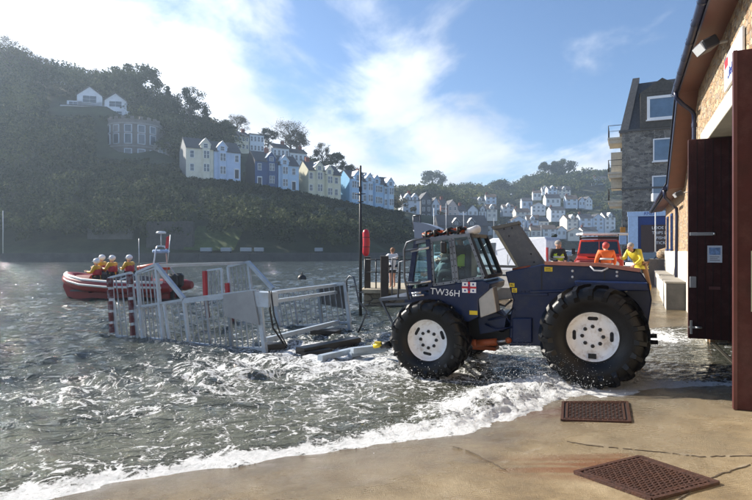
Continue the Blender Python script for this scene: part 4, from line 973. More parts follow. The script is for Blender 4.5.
build_each(o, 'pad_posts', galv, ca)
# far side
panel('far_end_rail', (207.5,270.5),(221.5,268.5),(208,300),(223,299), 4, yF, .05)
panel('far_tall_rail', (228,266.5),(248,262),(231,297),(252,296), 5, yF, .06)
o = MB(); o.bar(C3(248,262,yF),C3(273,289,yF),.10).bar(C3(273,291,yF),C3(345,283,yF),.07).bar(C3(206,300,yF),C3(273,291,yF),.05); o.build('far_top_rail', galv, ca)
panel('far_rail', (272.5,292),(318,287),(279,327),(322,324), 9, yF, .06, posts=(4,))
panel('far_rail', (318,287),(345,284),(322,324),(350,322), 5, yF, .06)
o = MB(); o.bar(C3(283,337,yF-.8),C3(345,326,yF-.1),.06).bar(C3(272,291,yF),C3(281,332,yF),.08).bar(C3(345,283,yF),C3(350,330,yF),.08); build_each(o, 'far_sill', galv, ca)
build_each(MB().bar(C3(205,271,yF-.06),C3(206,300,yF-.06),.13,.10).bar(C3(227.5,283,yF-.06),C3(228,294,yF-.06),.13,.10), 'pads', redp, ca)
build_each(MB().bar(C3(206,300,yF-.05),C3(208,318,yF-.05),.10,.08).bar(C3(232,296,yF-.05),C3(233,324,yF-.05),.10,.08), 'lower_pads', dkred, ca)
MB().prism([cpx(*p, yN-.06) for p in ((224,294.5),(254,290.5),(260,325),(226,316))], 'y', yN-.10, yN-.06).build('grey_plate', mat('grey_plate',(.27,.29,.31),.4,.3,.12,5), ca)
MB().prism([cpx(*p, yF+.06) for p in ((320,287),(344,284),(346,309),(322,304))], 'y', yF+.05, yF+.08).build('dark_plate', mat('dark_plate',(.08,.085,.09),.5), ca)
o = MB(); 
for p in ((262,294),(262.5,303),(156,266),(131,308)): a = C3(*p, yN); o.bar(a, Vector((a.x, yF, a.z)), .075)
for p in ((265,340),(190,346)): a = C3(*p, yN); o.bar(a, Vector((a.x, yF, a.z)), .09)
o.box(C3(265,299,yN+.1),(.42,.35,.3)).build('cross_members', galv, ca)
o = MB()
for dy in (0,.35):
    o.tube([C3(347,292,yF+dy),C3(346.5,280,yF+dy),C3(349.5,276,yF+dy),C3(353.5,277,yF+dy),C3(355.5,285,yF+dy),C3(359,302,yF+dy),C3(367,311,yF+dy),C3(362,324,yF+dy),C3(357,335,yF+dy)], .022, 6)
for p in ((350,287),(357,293),(362,306),(364,318),(360,327)): a = C3(*p, yF); o.tube([a, a+Vector((0,.35,0))], .018, 6)
o.build('ladder', cage, ca)
o = MB()
o.tube([C3(269,291,yN),C3(270,310,yN),C3(273,328,yN+.1),C3(282,341,yN+.3),C3(290,354,yN+.5)], .022, 6).tube([C3(271,291,yN),C3(274,315,yN),C3(280,333,yN+.1),C3(287,346,yN+.3)], .016, 6); o.build('cables', black, ca)
wd = mat('wet_black_timber', (.018,.016,.015), .35, 0, .3)
def fbar(a, c, w_, h_, m_, nm, z=.05):
    pa_, pc_ = [Vector(((p[0]-376)/F*(CAMZ-z)/((p[1]-250)/F), (CAMZ-z)/((p[1]-250)/F), z)) for p in (a, c)]
    M = Matrix.Rotation(A, 3, 'Z'); pa_ = M @ (pa_-Vector(CO)); pc_ = M @ (pc_-Vector(CO))
    return MB().bar(pa_, pc_, w_, h_, 0).build(nm, m_, ca)
fbar((300,351),(357,340), .24, .13, wd, 'keel_beam', .08); fbar((303,354.5),(330,350), .14, .08, wd, 'keel_beam', .04)
fbar((313,331.5),(338,333), .3, .12, wd, 'float_board', .06); fbar((265,346),(284,345), .3, .10, wd, 'float_board', .04)
fbar((320,358),(352,350.5), .12, .10, galv, 'tow_bar', .09); fbar((352,350.5),(388,346.5), .12, .10, galv, 'tow_bar', .16)
fbar((350,355),(384,349.5), .10, .08, galv, 'tow_bar', .06)
# ------------------------------------------------------------------ people
skin = mat('skin', (.50,.27,.19), .5, 0, .08)
hairm = mat('grey_hair', (.30,.27,.24), .8, 0, .2); dhair = mat('brown_hair', (.07,.04,.025), .7, 0, .2)
hivis = mat('hivis_yellow', (.48,.62,.03), .6, 0, .1); oilyel = mat('yellow_oilskin', (.62,.50,.035), .45, 0, .12, 6, .2, 20)
tanw = mat('tan_waders', (.26,.13,.06), .6, 0, .15); hiorange = mat('hivis_orange', (.80,.14,.02), .6, 0, .1)
darkcl = mat('dark_cloth', (.022,.024,.03), .8, 0, .2); greycl = mat('grey_cloth', (.16,.17,.18), .8, 0, .2)
whitecl = mat('white_cloth', (.72,.73,.75), .7, 0, .08); crewred = mat('crew_red', (.36,.03,.05), .6, 0, .2); crewyel = mat('crew_yellow', (.62,.36,.02), .5, 0, .12)
helm = mat('helmet_white', (.80,.81,.82), .25, 0, .03); eyem = mat('eye_dark', (.02,.015,.012), .3)
def skinobj(name, pts, edges, m, parent, sub=1):
    me = bpy.data.meshes.new(name); me.from_pydata([p[0] for p in pts], edges, []); me.materials.append(m)
    o = bpy.data.objects.new(name, me); COL.objects.link(o); o.parent = parent
    md = o.modifiers.new('skin', 'SKIN'); md.use_smooth_shade = True
    d = me.skin_vertices[0].data
    for i, p in enumerate(pts): r = p[1]; d[i].radius = (r, r) if not isinstance(r, tuple) else r
    d[0].use_root = True
    s = o.modifiers.new('sub', 'SUBSURF'); s.levels = sub; s.render_levels = sub
    return o
STAND = dict(pelvis=(0,0,.95), chest=(0,.0,1.28), neck=(0,0,1.48), head=(0,-.01,1.62), top=(0,0,1.72),
    sl=(-.19,0,1.42), sr=(.19,0,1.42), el=(-.25,.02,1.13), er=(.25,.02,1.13), wl=(-.25,-.10,.90), wr=(.25,-.10,.90),
    hl=(-.10,0,.90), hr=(.10,0,.90), kl=(-.11,-.02,.50), kr=(.11,-.02,.50), al=(-.11,.02,.09), ar=(.11,.02,.09))
def person(label, loc, rz, pose, top=None, legs=None, boots=None, hat=None, hair=None, vest=None, sleeves=None, group=None, sc=1., legcut=1., bare_arms=False, band=False):
    J = dict(STAND); J.update(pose); J = {k: Vector(v) for k, v in J.items()}
    root = empty('person', loc, rz, label, 'person', group); root.scale = (sc,)*3
    pts = []; ed = []
    def add(p, r, par=None):
        pts.append((tuple(p), r)); i = len(pts)-1
        if par is not None: ed.append((par, i))
        return i
    fwd = Vector((0,-1,0)); hd = (J['head']-J['neck'])
    pe = add(J['pelvis'], .135); ch_ = add(J['chest'], .14, pe); nk = add(J['neck'], .06, ch_)
    jaw = add(J['head']+Vector((0,-.02,-.06)), .068, nk); he = add(J['head']+Vector((0,0,.02)), .092, jaw); add(J['top']-Vector((0,0,.05)), .07, he)
    ns = add(J['head']+Vector((0,-.085,-.0)), .02, he); add(J['head']+Vector((0,-.115,-.02)), .012, ns)
    for s in (-1,1): add(J['head']+Vector((s*.095,.01,.0)), (.012,.026), he)
    for a in 'lr':
        s = -1 if a == 'l' else 1
        sh = add(J['s'+a], .06, ch_); e1 = add(J['e'+a], .042, sh); w1_ = add(J['w'+a], .028, e1)
        d = (J['w'+a]-J['e'+a]).normalized(); side = d.cross(fwd); side = side.normalized() if side.length > .2 else Vector((1,0,0)); nrm = d.cross(side)
        pm = add(J['w'+a]+d*.055, (.036,.02), w1_)
        for k, ln in enumerate((.065,.078,.075,.058)):
            off = side*(.030-.020*k); b0 = J['w'+a]+d*.10+off
            f1 = add(b0, .010, pm); f2 = add(b0+d*ln*.5+nrm*.008, .0095, f1); add(b0+d*ln*.85+nrm*.03, .008, f2)
        th_ = add(J['w'+a]+d*.04+side*.045+nrm*.01, .012, w1_); add(J['w'+a]+d*.085+side*.06+nrm*.02, .010, th_)
        h = add(J['h'+a], .09, pe); k_ = add(J['k'+a], .058, h); an = add(J['a'+a], .04, k_)
        ft = add(J['a'+a]+Vector((0,-.06,-.045)), .036, an); add(J['a'+a]+Vector((0,-.16,-.06)), .028, ft)
    body = skinobj('body', pts, ed, skin, root, 1)
    def garment(name, segs, m):
        P_ = []; E_ = []
        idx = {}
        for key, r, par in segs:
            p = J[key] if isinstance(key, str) else key
            k = key if isinstance(key, str) else tuple(key)
            P_.append((tuple(p), r)); idx[k] = len(P_)-1
            if par is not None: E_.append((idx[par if isinstance(par, str) else tuple(par)], idx[k]))
        return skinobj(name, P_, E_, m, root, 1)
    if top:
        hem = J['pelvis']+Vector((0,0,-.06)); ar_s = 'el er' if bare_arms else 'wl wr'
        up_ = J['chest'].lerp(J['neck'], .55); seg = [('pelvis',.168,None),(hem,.175,'pelvis'),('chest',.195,'pelvis'),(up_,.165,'chest'),(J['neck']-Vector((0,0,.02)),.085,up_)]
        for a in 'lr':
            seg += [('s'+a,.098,up_)]
            if bare_arms: seg += [(J['s'+a].lerp(J['e'+a],.7),.065,'s'+a)]
            else: seg += [('e'+a,.066,'s'+a),(J['e'+a].lerp(J['w'+a],.92),.05,'e'+a)]
        garment('jacket' if not bare_arms else 'shirt', seg, top)
    if vest:
        V_ = MB(); c = J['chest'].lerp(J['pelvis'],.25); ax = (J['neck']-J['pelvis']).normalized()
        p0 = J['pelvis']+ax*.03; p1 = J['pelvis']+ax*.20; p2 = J['neck']-ax*.12; seg = [(p0,.205,None),(p1,.205,p0),(p2,.185,p1),(J['sl'].lerp(p2,.25),.10,p2),(J['sr'].lerp(p2,.25),.10,p2)]
        garment('vest', seg, vest)
    if legs:
        seg = [('pelvis',.155,None)]
        for a in 'lr':
            seg += [('h'+a,.105,'pelvis')]
            if legcut >= 1: seg += [('k'+a,.078,'h'+a),(J['k'+a].lerp(J['a'+a],.8),.062,'k'+a)]
            else: seg += [(J['h'+a].lerp(J['k'+a],legcut),.09,'h'+a)]
        garment('trousers' if legcut >= 1 else 'shorts', seg, legs)
    if boots:
        for a in 'lr':
            f = J['a'+a]; d = (J['k'+a]-f); seg = [(f,.058,None),(f+d*.5,.066,f),(f+Vector((0,-.07,-.04)),.05,f),(f+Vector((0,-.19,-.05)),.042,f+Vector((0,-.07,-.04)))]
            garment('boot', seg, boots)
    if band:
        for zz, rr2 in ((J['pelvis'].z+.10,.213),(J['pelvis'].z+.26,.222)): MB().lathe([(rr2-.02,-.028),(rr2,-.025),(rr2,.025),(rr2-.02,.028)], (0,J['chest'].y*.6,zz), 'z', 20).build('reflective_band', mat('reflective_tape',(.55,.57,.58),.35), root)
    hm = MB(); hc = J['head']+Vector((0,.01,.035))
    if hat:
        hm.blob(hc+Vector((0,.01,.02)), (.132,.145,.125), 14, 9); hm.box(hc+Vector((0,-.13,.0)),(.17,.06,.02)); hm.build('helmet', hat, root)
    else:
        hm.blob(hc+Vector((0,.022,.012)), (.105,.112,.105), 14, 8, jit=.05); hm.build('hair', hair or hairm, root)
    for s in (-1,1): MB().blob(J['head']+Vector((s*.034,-.088,.018)), (.012,.008,.008), 8, 5).build('eye', eyem, root)
    MB().blob(J['head']+Vector((0,-.083,-.052)), (.026,.008,.006), 8, 5).build('mouth', mat('lips',(.25,.08,.07),.5), root)
    return root
# boy on pier, back half-turned, arms resting up on the rail
q = P(392.5,250,21.2)
person('bare legged youngster in white shirt and dark shorts leaning on the pier railing', (q.x,21.2,.6), R(200), dict(el=(-.30,-.18,1.30),er=(.30,-.18,1.30),wl=(-.16,-.34,1.22),wr=(.20,-.36,1.25),kl=(-.09,-.05,.5),kr=(.12,.06,.5),al=(-.09,.02,.09),ar=(.14,.12,.09)), top=whitecl, legs=darkcl, legcut=.75, bare_arms=True, hair=mat('sandy_hair',(.25,.13,.07),.7), boots=None, sc=.88)
# man in dark jacket with hi-vis vest
q = P(557.5,250,18.5)
person('person in dark jacket and yellow hi-vis vest looking down beside the tractor hull', (q.x,18.5,.55), R(8), dict(head=(.0,-.06,1.60),top=(.0,-.05,1.71),el=(-.27,-.06,1.15),er=(.27,-.06,1.15),wl=(-.10,-.30,1.08),wr=(.12,-.30,1.08)), top=darkcl, legs=darkcl, boots=darkcl, vest=hivis, hair=hairm, sc=1.05, band=True)
q = P(606,250,17.6); qz = ghs(q.x,17.6)
person('person in orange hi-vis jacket with a grey hood seen from behind by the red truck', (q.x,17.6,.50), R(175), dict(head=(0,-.05,1.58),top=(0,-.04,1.69),el=(-.28,-.02,1.16),er=(.28,-.02,1.16),wl=(-.26,-.16,.94),wr=(.26,-.16,.94)), top=hiorange, legs=darkcl, boots=darkcl, hair=mat('red_cap',(.45,.06,.05),.6), sc=1.05, band=True)
q2 = MB().tube([(q.x-.02,17.36,1.62),(q.x-.02,17.37,1.2)],[.09,.06],10).build('hood', greycl); 
for o_ in bpy.data.objects:
    if o_.name.startswith('person') and o_.get('label','').startswith('person in orange'): pr_ = o_
q2.parent = pr_; q2.matrix_parent_inverse = (Matrix.Translation(pr_.location) @ pr_.rotation_euler.to_matrix().to_4x4() @ Matrix.Scale(1.05,4)).inverted()
q = P(642,250,20.2)
person('person in yellow oilskin jacket and tan waders leaning forward on the quay', (q.x-.12,20.2,ghs(q.x,20.2)+.01), R(-62), dict(pelvis=(0,.12,.92),hl=(-.1,.12,.88),hr=(.1,.12,.88),chest=(0,-.16,1.20),neck=(0,-.34,1.38),head=(0,-.44,1.48),top=(0,-.44,1.60),sl=(-.20,-.26,1.34),sr=(.20,-.26,1.34),el=(-.30,-.36,1.08),er=(.32,-.30,1.08),wl=(-.22,-.58,1.12),wr=(.22,-.52,.90),kl=(-.11,.06,.48),kr=(.12,.26,.50),al=(-.11,-.1,.09),ar=(.12,.42,.09)), top=oilyel, legs=tanw, boots=mat('yellow_boot',(.55,.28,.03),.45), hair=hairm, sc=1.12)
# driver and second hand in the cab (placed in the tractor's frame)
SIT = dict(pelvis=(0,.0,.20),hl=(-.1,0,.18),hr=(.1,0,.18),chest=(0,-.03,.52),neck=(0,-.03,.72),head=(0,-.05,.86),top=(0,-.05,.97),sl=(-.19,-.03,.66),sr=(.19,-.03,.66),el=(-.24,-.2,.44),er=(.24,-.2,.44),wl=(-.15,-.42,.44),wr=(.15,-.42,.44),kl=(-.12,-.42,.2),kr=(.12,-.42,.2),al=(-.12,-.45,-.2),ar=(.12,-.45,-.2))
def in_tractor(xl, yl, z): return (TO[0]+xl*CA+yl*SA, TO[1]-xl*SA+yl*CA, z)
x_, z_ = tp(463,276,1.15)
person('driver in dark clothes and yellow hi-vis vest seated in the tractor cab', in_tractor(x_,1.15,z_-.12), -A-R(90), SIT, top=darkcl, vest=hivis, legs=darkcl, boots=darkcl, hair=dhair, sc=.92)
x_, z_ = tp(447,282,1.75)
person('second crew member in hi-vis behind the forward cab window', in_tractor(x_,1.75,z_-.25), -A-R(60), SIT, top=greycl, vest=hivis, legs=darkcl, boots=darkcl, hair=dhair, sc=.9)

# ------------------------------------------------------------------ inflatable lifeboat
BY = 23.6; q = P(122,250,BY); BRZ = R(-7)
BO = (q.x, BY, 0.)
ri = empty('inflatable_lifeboat', BO, BRZ, 'red and white inflatable lifeboat with crew afloat behind the carriage', 'boat')
rib_red = mat('rib_red', (.26,.016,.014), .4, 0, .15, 3); ribw = mat('rib_white', (.72,.70,.64), .45, 0, .08); orgrey = mat('deck_grey', (.10,.105,.11), .7)
tb = MB(); ribs = [(2.75,.95,.50,.16),(2.45,.95,.50,.25),(1.2,.98,.50,.27),(0,.98,.52,.27),(-1.2,.86,.60,.27),(-1.9,.60,.72,.265),(-2.3,.30,.82,.25),(-2.45,0,.86,.24)]
pts = [(x,-y,z) for x,y,z,r in ribs]+[(x,y,z) for x,y,z,r in ribs[-2::-1]]; rr_ = [r for *_, r in ribs]+[r for *_, r in ribs[-2::-1]]
tb.tube(pts, rr_, 16); tb.build('sponson', rib_red, ri)
MB().tube([(x,-y-.10-.015,z+.21) for x,y,z,r in ribs[1:-2]]+[(-2.42,-.34,1.0),(-2.6,0,1.05)], [.075]*7+[.07] if False else .075, 8).tube([(x,-y-r-.005,z+.02) for x,y,z,r in ribs[1:-1]], .05, 8).build('rubbing_strake', ribw, ri)
MB().prism([(-2.2,.05),(-2.42,.5),(-2.3,.8),(2.4,.45),(2.4,-.3),(-1.3,-.3)], 'y', -.5, .5).build('hull', rib_red, ri)
MB().b2((-1.9,-.75,.30),(2.4,.75,.36)).build('deck', orgrey, ri)
MB().box((.3,0,.66),(2.1,.36,.55),bev=.12).box((-.95,0,.72),(.4,.5,.75),bev=.1).build('console', orgrey, ri)
MB().box((-1.6,0,.80),(.9,.8,.34),bev=.12).build('bow_bag', rib_red, ri)
MB().box((2.45,-.28,.75),(.42,.34,.62),bev=.1).box((2.45,.28,.75),(.42,.34,.62),bev=.1).box((2.45,-.28,.2),(.16,.14,.6)).box((2.45,.28,.2),(.16,.14,.6)).build('outboard_motor', black, ri)
MB().tube([(.9,-.3,1.28),(1.5,-.1,1.34),(2.1,.2,1.3)], [.10,.15,.10], 10).build('righting_bag', mat('orange_bag',(.50,.07,.03),.5), ri)
af = MB()
for s in (-1,1): af.tube([(1.7,s*.62,.7),(1.78,s*.55,1.5),(1.8,s*.42,2.1),(1.8,s*.30,2.22),(1.8,0,2.24)], .03, 8).tube([(2.3,s*.62,.75),(1.78,s*.55,1.5)], .022, 7)
af.tube([(1.78,-.55,1.5),(1.78,.55,1.5)], .022, 7).tube([(1.76,-.58,1.25),(1.76,.58,1.25)], .022, 7).tube([(1.8,0,2.24),(1.8,0,2.75)], .025, 7)
af.tube([(1.15,-.6,.8),(1.15,-.62,2.55)], .014, 6).tube([(2.35,-.6,.8),(2.55,-.62,2.7)], .014, 6); af.build('a_frame', sil, ri)
MB().box((1.8,0,2.0),(.42,.80,.16),bev=.05).build('flotation_roll', mat('pale_blue_paint',(.4,.55,.78),.5), ri); MB().lathe([(0,0),(.20,.01),(.21,.06),(.16,.11),(0,.12)],(1.8,0,2.75),'z',16).build('radar_dome', helm, ri)
MB().add([(2.50,-.62,2.66),(2.36,-.60,2.60),(2.30,-.58,2.10),(2.46,-.62,2.15),(2.50,-.63,2.66),(2.36,-.61,2.60),(2.30,-.59,2.10),(2.46,-.63,2.15)],[(0,1,2,3),(7,6,5,4),(0,4,5,1),(2,6,7,3),(1,5,6,2),(0,3,7,4)]).build('ensign', mat('flag_red',(.55,.02,.03),.5), ri)
def in_boat(x, y, z): c_, s_ = math.cos(BRZ), math.sin(BRZ); return (BO[0]+x*c_-y*s_, BO[1]+x*s_+y*c_, z)
CR = dict(SIT); CR.update(dict(kl=(-.2,-.2,.0),kr=(.2,-.2,.0),al=(-.2,-.1,-.35),ar=(.2,-.1,-.35),el=(-.28,-.14,.42),er=(.28,-.14,.42),wl=(-.16,-.38,.46),wr=(.16,-.38,.46)))
def bx_(px): return (px-122)/F*BY
for px_, y_, dz, lab, rz_ in ((97.5,.25,.10,'crew member in white helmet at the far side of the lifeboat, half hidden by another',-90),(101,-.35,-.05,'helmeted crew member in red lifejacket nearest the lifeboat bow',-80),(113,-.05,.08,'helmeted crew member with yellow sleeves in the middle of the lifeboat',-95),(129,.1,.10,'helmeted crew member bending forward nearest the lifeboat mast',-100)):
    person(lab, in_boat(bx_(px_),y_,.72+dz), BRZ+R(rz_), CR, top=crewyel, vest=crewred, legs=darkcl, boots=darkcl, hat=helm, group='lifeboat crew', sc=1.0)

# ------------------------------------------------------------------ vehicles
vglass = mat('vehicle_glass', (.02,.028,.035), .06, 0, .1, spec=.9)
tyre = mat('road_tyre', (.018,.018,.018), .8); chrome = mat('alloy', (.5,.5,.52), .35, .7)
def vwheels(root, xs_, w_, r, ysg=(-1,1)):
    for x in xs_:
        for s in ysg:
            o = MB().lathe([(r*.6,-.11),(r*.94,-.11),(r,-.07),(r,.07),(r*.94,.11),(r*.6,.11)],(x,s*(w_/2-.10),r),'y',20).build('wheel', tyre, root)
            MB().lathe([(0,s*.09),(r*.5,s*.10),(r*.62,s*.07),(r*.62,-s*.05)],(x,s*(w_/2-.10),r),'y',16).build('rim', chrome, o)
def loft_body(name, prof, w_, m, root, inset=.12, zbelt=None):
    # prof: side outline (x,z); the sides lean in above the belt
    zb = zbelt or max(p[1] for p in prof)*.55; zt = max(p[1] for p in prof); vs = []; n = len(prof)
    for s in (-1,1):
        for x, z in prof: vs.append((x, s*(w_/2-(inset*max(0,(z-zb)/(zt-zb)))), z))
    fs = [tuple(range(n)), tuple(range(2*n-1,n-1,-1))]+[(i,(i+1)%n,n+(i+1)%n,n+i) for i in range(n)]
    o = MB().add(vs, fs).build(name, m, root); md = o.modifiers.new('bev','BEVEL'); md.width = .045; md.segments = 2; md.limit_method = 'ANGLE'; md.angle_limit = R(25)
    return o
def side_glass(root, poly, w_, zb, zt, inset, off=.012):
    g = MB()
    for s in (-1,1):
        vs = [(x, s*(w_/2-inset*max(0,(z-zb)/(zt-zb))+off), z) for x, z in poly]; g.add(vs, [tuple(range(len(vs)))])
    return g.build('side_window', vglass, root)
def end_glass(root, pa, pb, w_, name, off, t=.74):
    (xa,za),(xb,zb_) = pa, pb; d = Vector((xb-xa,0,zb_-za)).normalized(); n = Vector((-d.z,0,d.x))*off
    vs = [Vector((xa,-w_/2*t,za))+n, Vector((xa,w_/2*t,za))+n, Vector((xb,w_/2*t*.92,zb_))+n, Vector((xb,-w_/2*t*.92,zb_))+n]
    return MB().add(vs,[(0,1,2,3)]).build(name, vglass, root)
def car(loc, rz, colr, label, kind='car', group=None):
    m = mat('paint_%s' % '_'.join('%02d' % int(c*99) for c in colr), colr, .25, 0, .05, coat=.6)
    if kind == 'car':
        L_, w_, H = 4.1, 1.75, 1.48; root = empty('parked_car', loc, rz, label, 'car', group)
        pr = [(-2.05,.35),(-2.05,.72),(-1.95,.92),(-1.15,1.0),(-.55,1.42),(.1,1.48),(1.2,1.45),(1.85,1.02),(2.03,.9),(2.05,.35)]
        loft_body('body', pr, w_, m, root, .22, .95)
        side_glass(root, [(-1.0,1.02),(-.5,1.37),(.1,1.42),(1.1,1.39),(1.6,1.03)], w_, .95, 1.48, .22); end_glass(root,(-1.12,1.03),(-.6,1.39),w_,'windscreen',.016); end_glass(root,(1.25,1.41),(1.78,1.06),w_,'rear_window',.016)
        vwheels(root, (-1.28,1.28), w_, .32); MB().box((-2.02,-.6,.74),(.1,.32,.14),bev=.03).box((-2.02,.6,.74),(.1,.32,.14),bev=.03).build('headlight', white, root)
    else:
        w_, H = 2.0, 2.3; root = empty('van', loc, rz, label, 'van', group)
        pr = [(-2.7,.35),(-2.72,.95),(-2.45,1.15),(-1.95,1.3),(-1.2,2.15),(-.9,2.28),(2.5,2.3),(2.62,2.1),(2.66,.35)]
        loft_body('body', pr, w_, m, root, .16, 1.2)
        side_glass(root, [(-1.85,1.35),(-1.3,1.98),(-.65,2.0),(-.65,1.35)], w_, 1.2, 2.3, .16); end_glass(root,(-1.9,1.36),(-1.3,2.03),w_,'windscreen',.016,.8)
        g = MB()
        for s in (-1,1): g.b2((-2.0,s*(w_/2+.006)-.004,.52),(2.3,s*(w_/2+.006)+.004,.66)).b2((.2,s*(w_/2+.002)-.005,.7),(.23,s*(w_/2+.002)+.005,1.3)).b2((1.6,s*(w_/2+.002)-.005,.7),(1.63,s*(w_/2+.002)+.005,1.3)).b2((.4,s*(w_/2+.01)-.01,1.12),(.6,s*(w_/2+.01)+.01,1.17))
        g.build('side_trim', black, root)
        t = MB(); 
        for s in (-1,1): t.b2((2.60,s*.86-.07,.9),(2.69,s*.86+.07,1.7))
        build_each(t, 'tail_light', mat('tail_red',(.45,.02,.02),.3), root); t = MB()
        for s in (-1,1): t.box((-2.55,s*.72,.98),(.3,.28,.2),bev=.05)
        t.build('headlight', vglass, root); MB().b2((-1.75,-w_/2-.22,1.32),(-1.6,-w_/2-.02,1.58)).b2((-1.75,w_/2+.02,1.32),(-1.6,w_/2+.22,1.58)).build('mirror', black, root)
        vwheels(root, (-1.75,1.75), w_, .34)
    return root
def zt_ground(Y): return .5
wv_ = (.74,.76,.80)
q = P(513,250,33); car((q.x,33,.5), R(-44), wv_, 'long white van parked on the quay behind the grey duct', 'van')
q = P(655,250,29.5); car((q.x+.2,29.5,.5), R(20), (.012,.014,.018), 'dark car parked behind the person in yellow', 'car')
# red pickup / off-roader, front to the camera and a little left
LO = P(599,250,25.5); lr = empty('off_road_truck', (LO.x,25.5,.52), R(-62)-R(90)+R(90), 'boxy red off-road truck with a white load on its roof rack facing the camera', 'truck')
lr.rotation_euler = (0,0,R(68)); lr.scale = (1.1,1.1,1.1)
lred = mat('truck_red', (.50,.035,.014), .3, 0, .12, 5, coat=.5); lw = 1.75
pr = [(-2.0,.55),(-2.0,1.08),(-.75,1.14),(-.72,1.2),(-.50,1.78),(-.42,1.84),(1.9,1.84),(1.95,.55)]
loft_body('body', pr, lw, lred, lr, .13, 1.1)
end_glass(lr,(-.70,1.24),(-.52,1.74),lw,'windscreen',.02,.86); side_glass(lr,[(-.52,1.24),(-.38,1.7),(.45,1.7),(.45,1.24)],lw,1.1,1.84,.13)
MB().b2((-.735,-.04,1.22),(-.60,.04,1.28)).b2((-.72,-.012,1.22),(-.68,.012,1.78)).build('windscreen_bar', lred, lr)
gm = MB(); gm.b2((-2.06,-.86,.42),(-1.96,.86,.58)).b2((-2.03,-.42,.62),(-1.99,.42,1.0)); gm.build('grille', black, lr)
for s in (-1,1):
    MB().b2((-2.02,s*.66-.2,.60),(-1.2,s*.66+.26,1.0),bev=.02).build('wing', lred, lr)
    MB().lathe([(0,-.06),(.07,-.055),(.09,-.02),(.10,0)],(-2.02,s*.62,.86),'x',16).build('headlight', mat('lamp_glass',(.62,.64,.66),.12), lr)
    MB().lathe([(0,-.03),(.03,-.03),(.035,0)],(-2.03,s*.80,.70),'x',10).build('side_light', orange, lr)
    MB().b2((-.7,s*1.0-.07,1.22),(-.66,s*1.0+.07,1.46)).tube([(-.68,s*.86,1.3),(-.68,s*.95,1.32)],.012,5).build('mirror', black, lr)
    MB().b2((-1.75,s*.93-.02,.80),(-.95,s*.93+.02,.92)).build('wheel_arch', black, lr)
MB().b2((-1.9,-.5,1.141),(-.9,.5,1.17)).build('bonnet_plate', lred, lr)
MB().b2((-2.075,-.26,.44),(-2.062,.26,.55)).build('number_plate', white, lr)
vwheels(lr, (-1.35,1.25), 1.80, .38)
rk_ = MB()
for x in (-.4,.3,1.0,1.8): rk_.tube([(x,-.75,1.93),(x,.75,1.93)],.02,6)
for s in (-.75,.75): rk_.tube([(-.45,s,1.93),(1.85,s,1.93)],.022,6).tube([(-.45,s,2.05),(1.85,s,2.05)],.018,6)
for s in (-.75,.75):
    for x in (-.4,.7,1.8): rk_.tube([(x,s,1.82),(x,s,2.05)],.018,6)
rk_.build('roof_rack', black, lr)
ld = MB(); ld.box((0,0,0),(2.2,.38,.12),bev=.03).box((0,.5,.0),(2.1,.3,.10),bev=.03); lo_ = ld.build('wrapped_load', white); lo_.location = (LO.x+.1,25.2,2.80); lo_.rotation_euler = (0,0,R(4)); tag(lo_, 'white wrapped load lying across the roof rack of the red truck', 'load')
# spare wheel + tow items between orange person and truck are part of the quay clutter
cb_ = MB().box((0,0,.30),(.5,.4,.6),bev=.05).build('equipment_box', mat('dark_red_box',(.25,.04,.035),.5)); q = P(590,250,19.6); cb_.location = (q.x-.1,19.6,ghs(q.x,19.6)+.75); tag(cb_, 'small red equipment case between the hi-vis persons', 'box')
cb_.location.z = ghs(q.x,19.6)+.45; cb_.scale = (1.6,1,1.3)
# parked cars further along the quay, with one flat-bed van
random.seed(21)
cl_ = [(.72,.74,.78),(.30,.33,.38),(.02,.03,.05),(.55,.60,.68),(.70,.72,.75),(.05,.09,.20),(.6,.62,.66),(.12,.12,.13)]
cn = ['white','mid grey','black','silver blue','pale silver','dark blue','light grey','charcoal']
spots = [(452,58,12),(470,66,10),(488,52,-80),(512,60,15),(528,70,5),(545,50,20),(561,64,-75),(577,56,12),(592,72,8),(546,84,5),(520,92,4),(498,86,6),(567,90,3),(583,100,2),(606,62,14)]
for i, (px_, Y_, az) in enumerate(spots):
    q = P(px_,250,Y_); c_ = i % 8
    o = ['first','second','third','fourth','fifth','sixth','seventh','eighth','ninth','tenth','eleventh','twelfth','thirteenth','fourteenth','fifteenth'][sorted(spots).index((px_,Y_,az))]
    car((q.x,Y_,.5), R(az), cl_[c_], '%s car on the far quay, %s from the left in the car park' % (cn[c_], o), 'car', 'cars parked on the far quay')
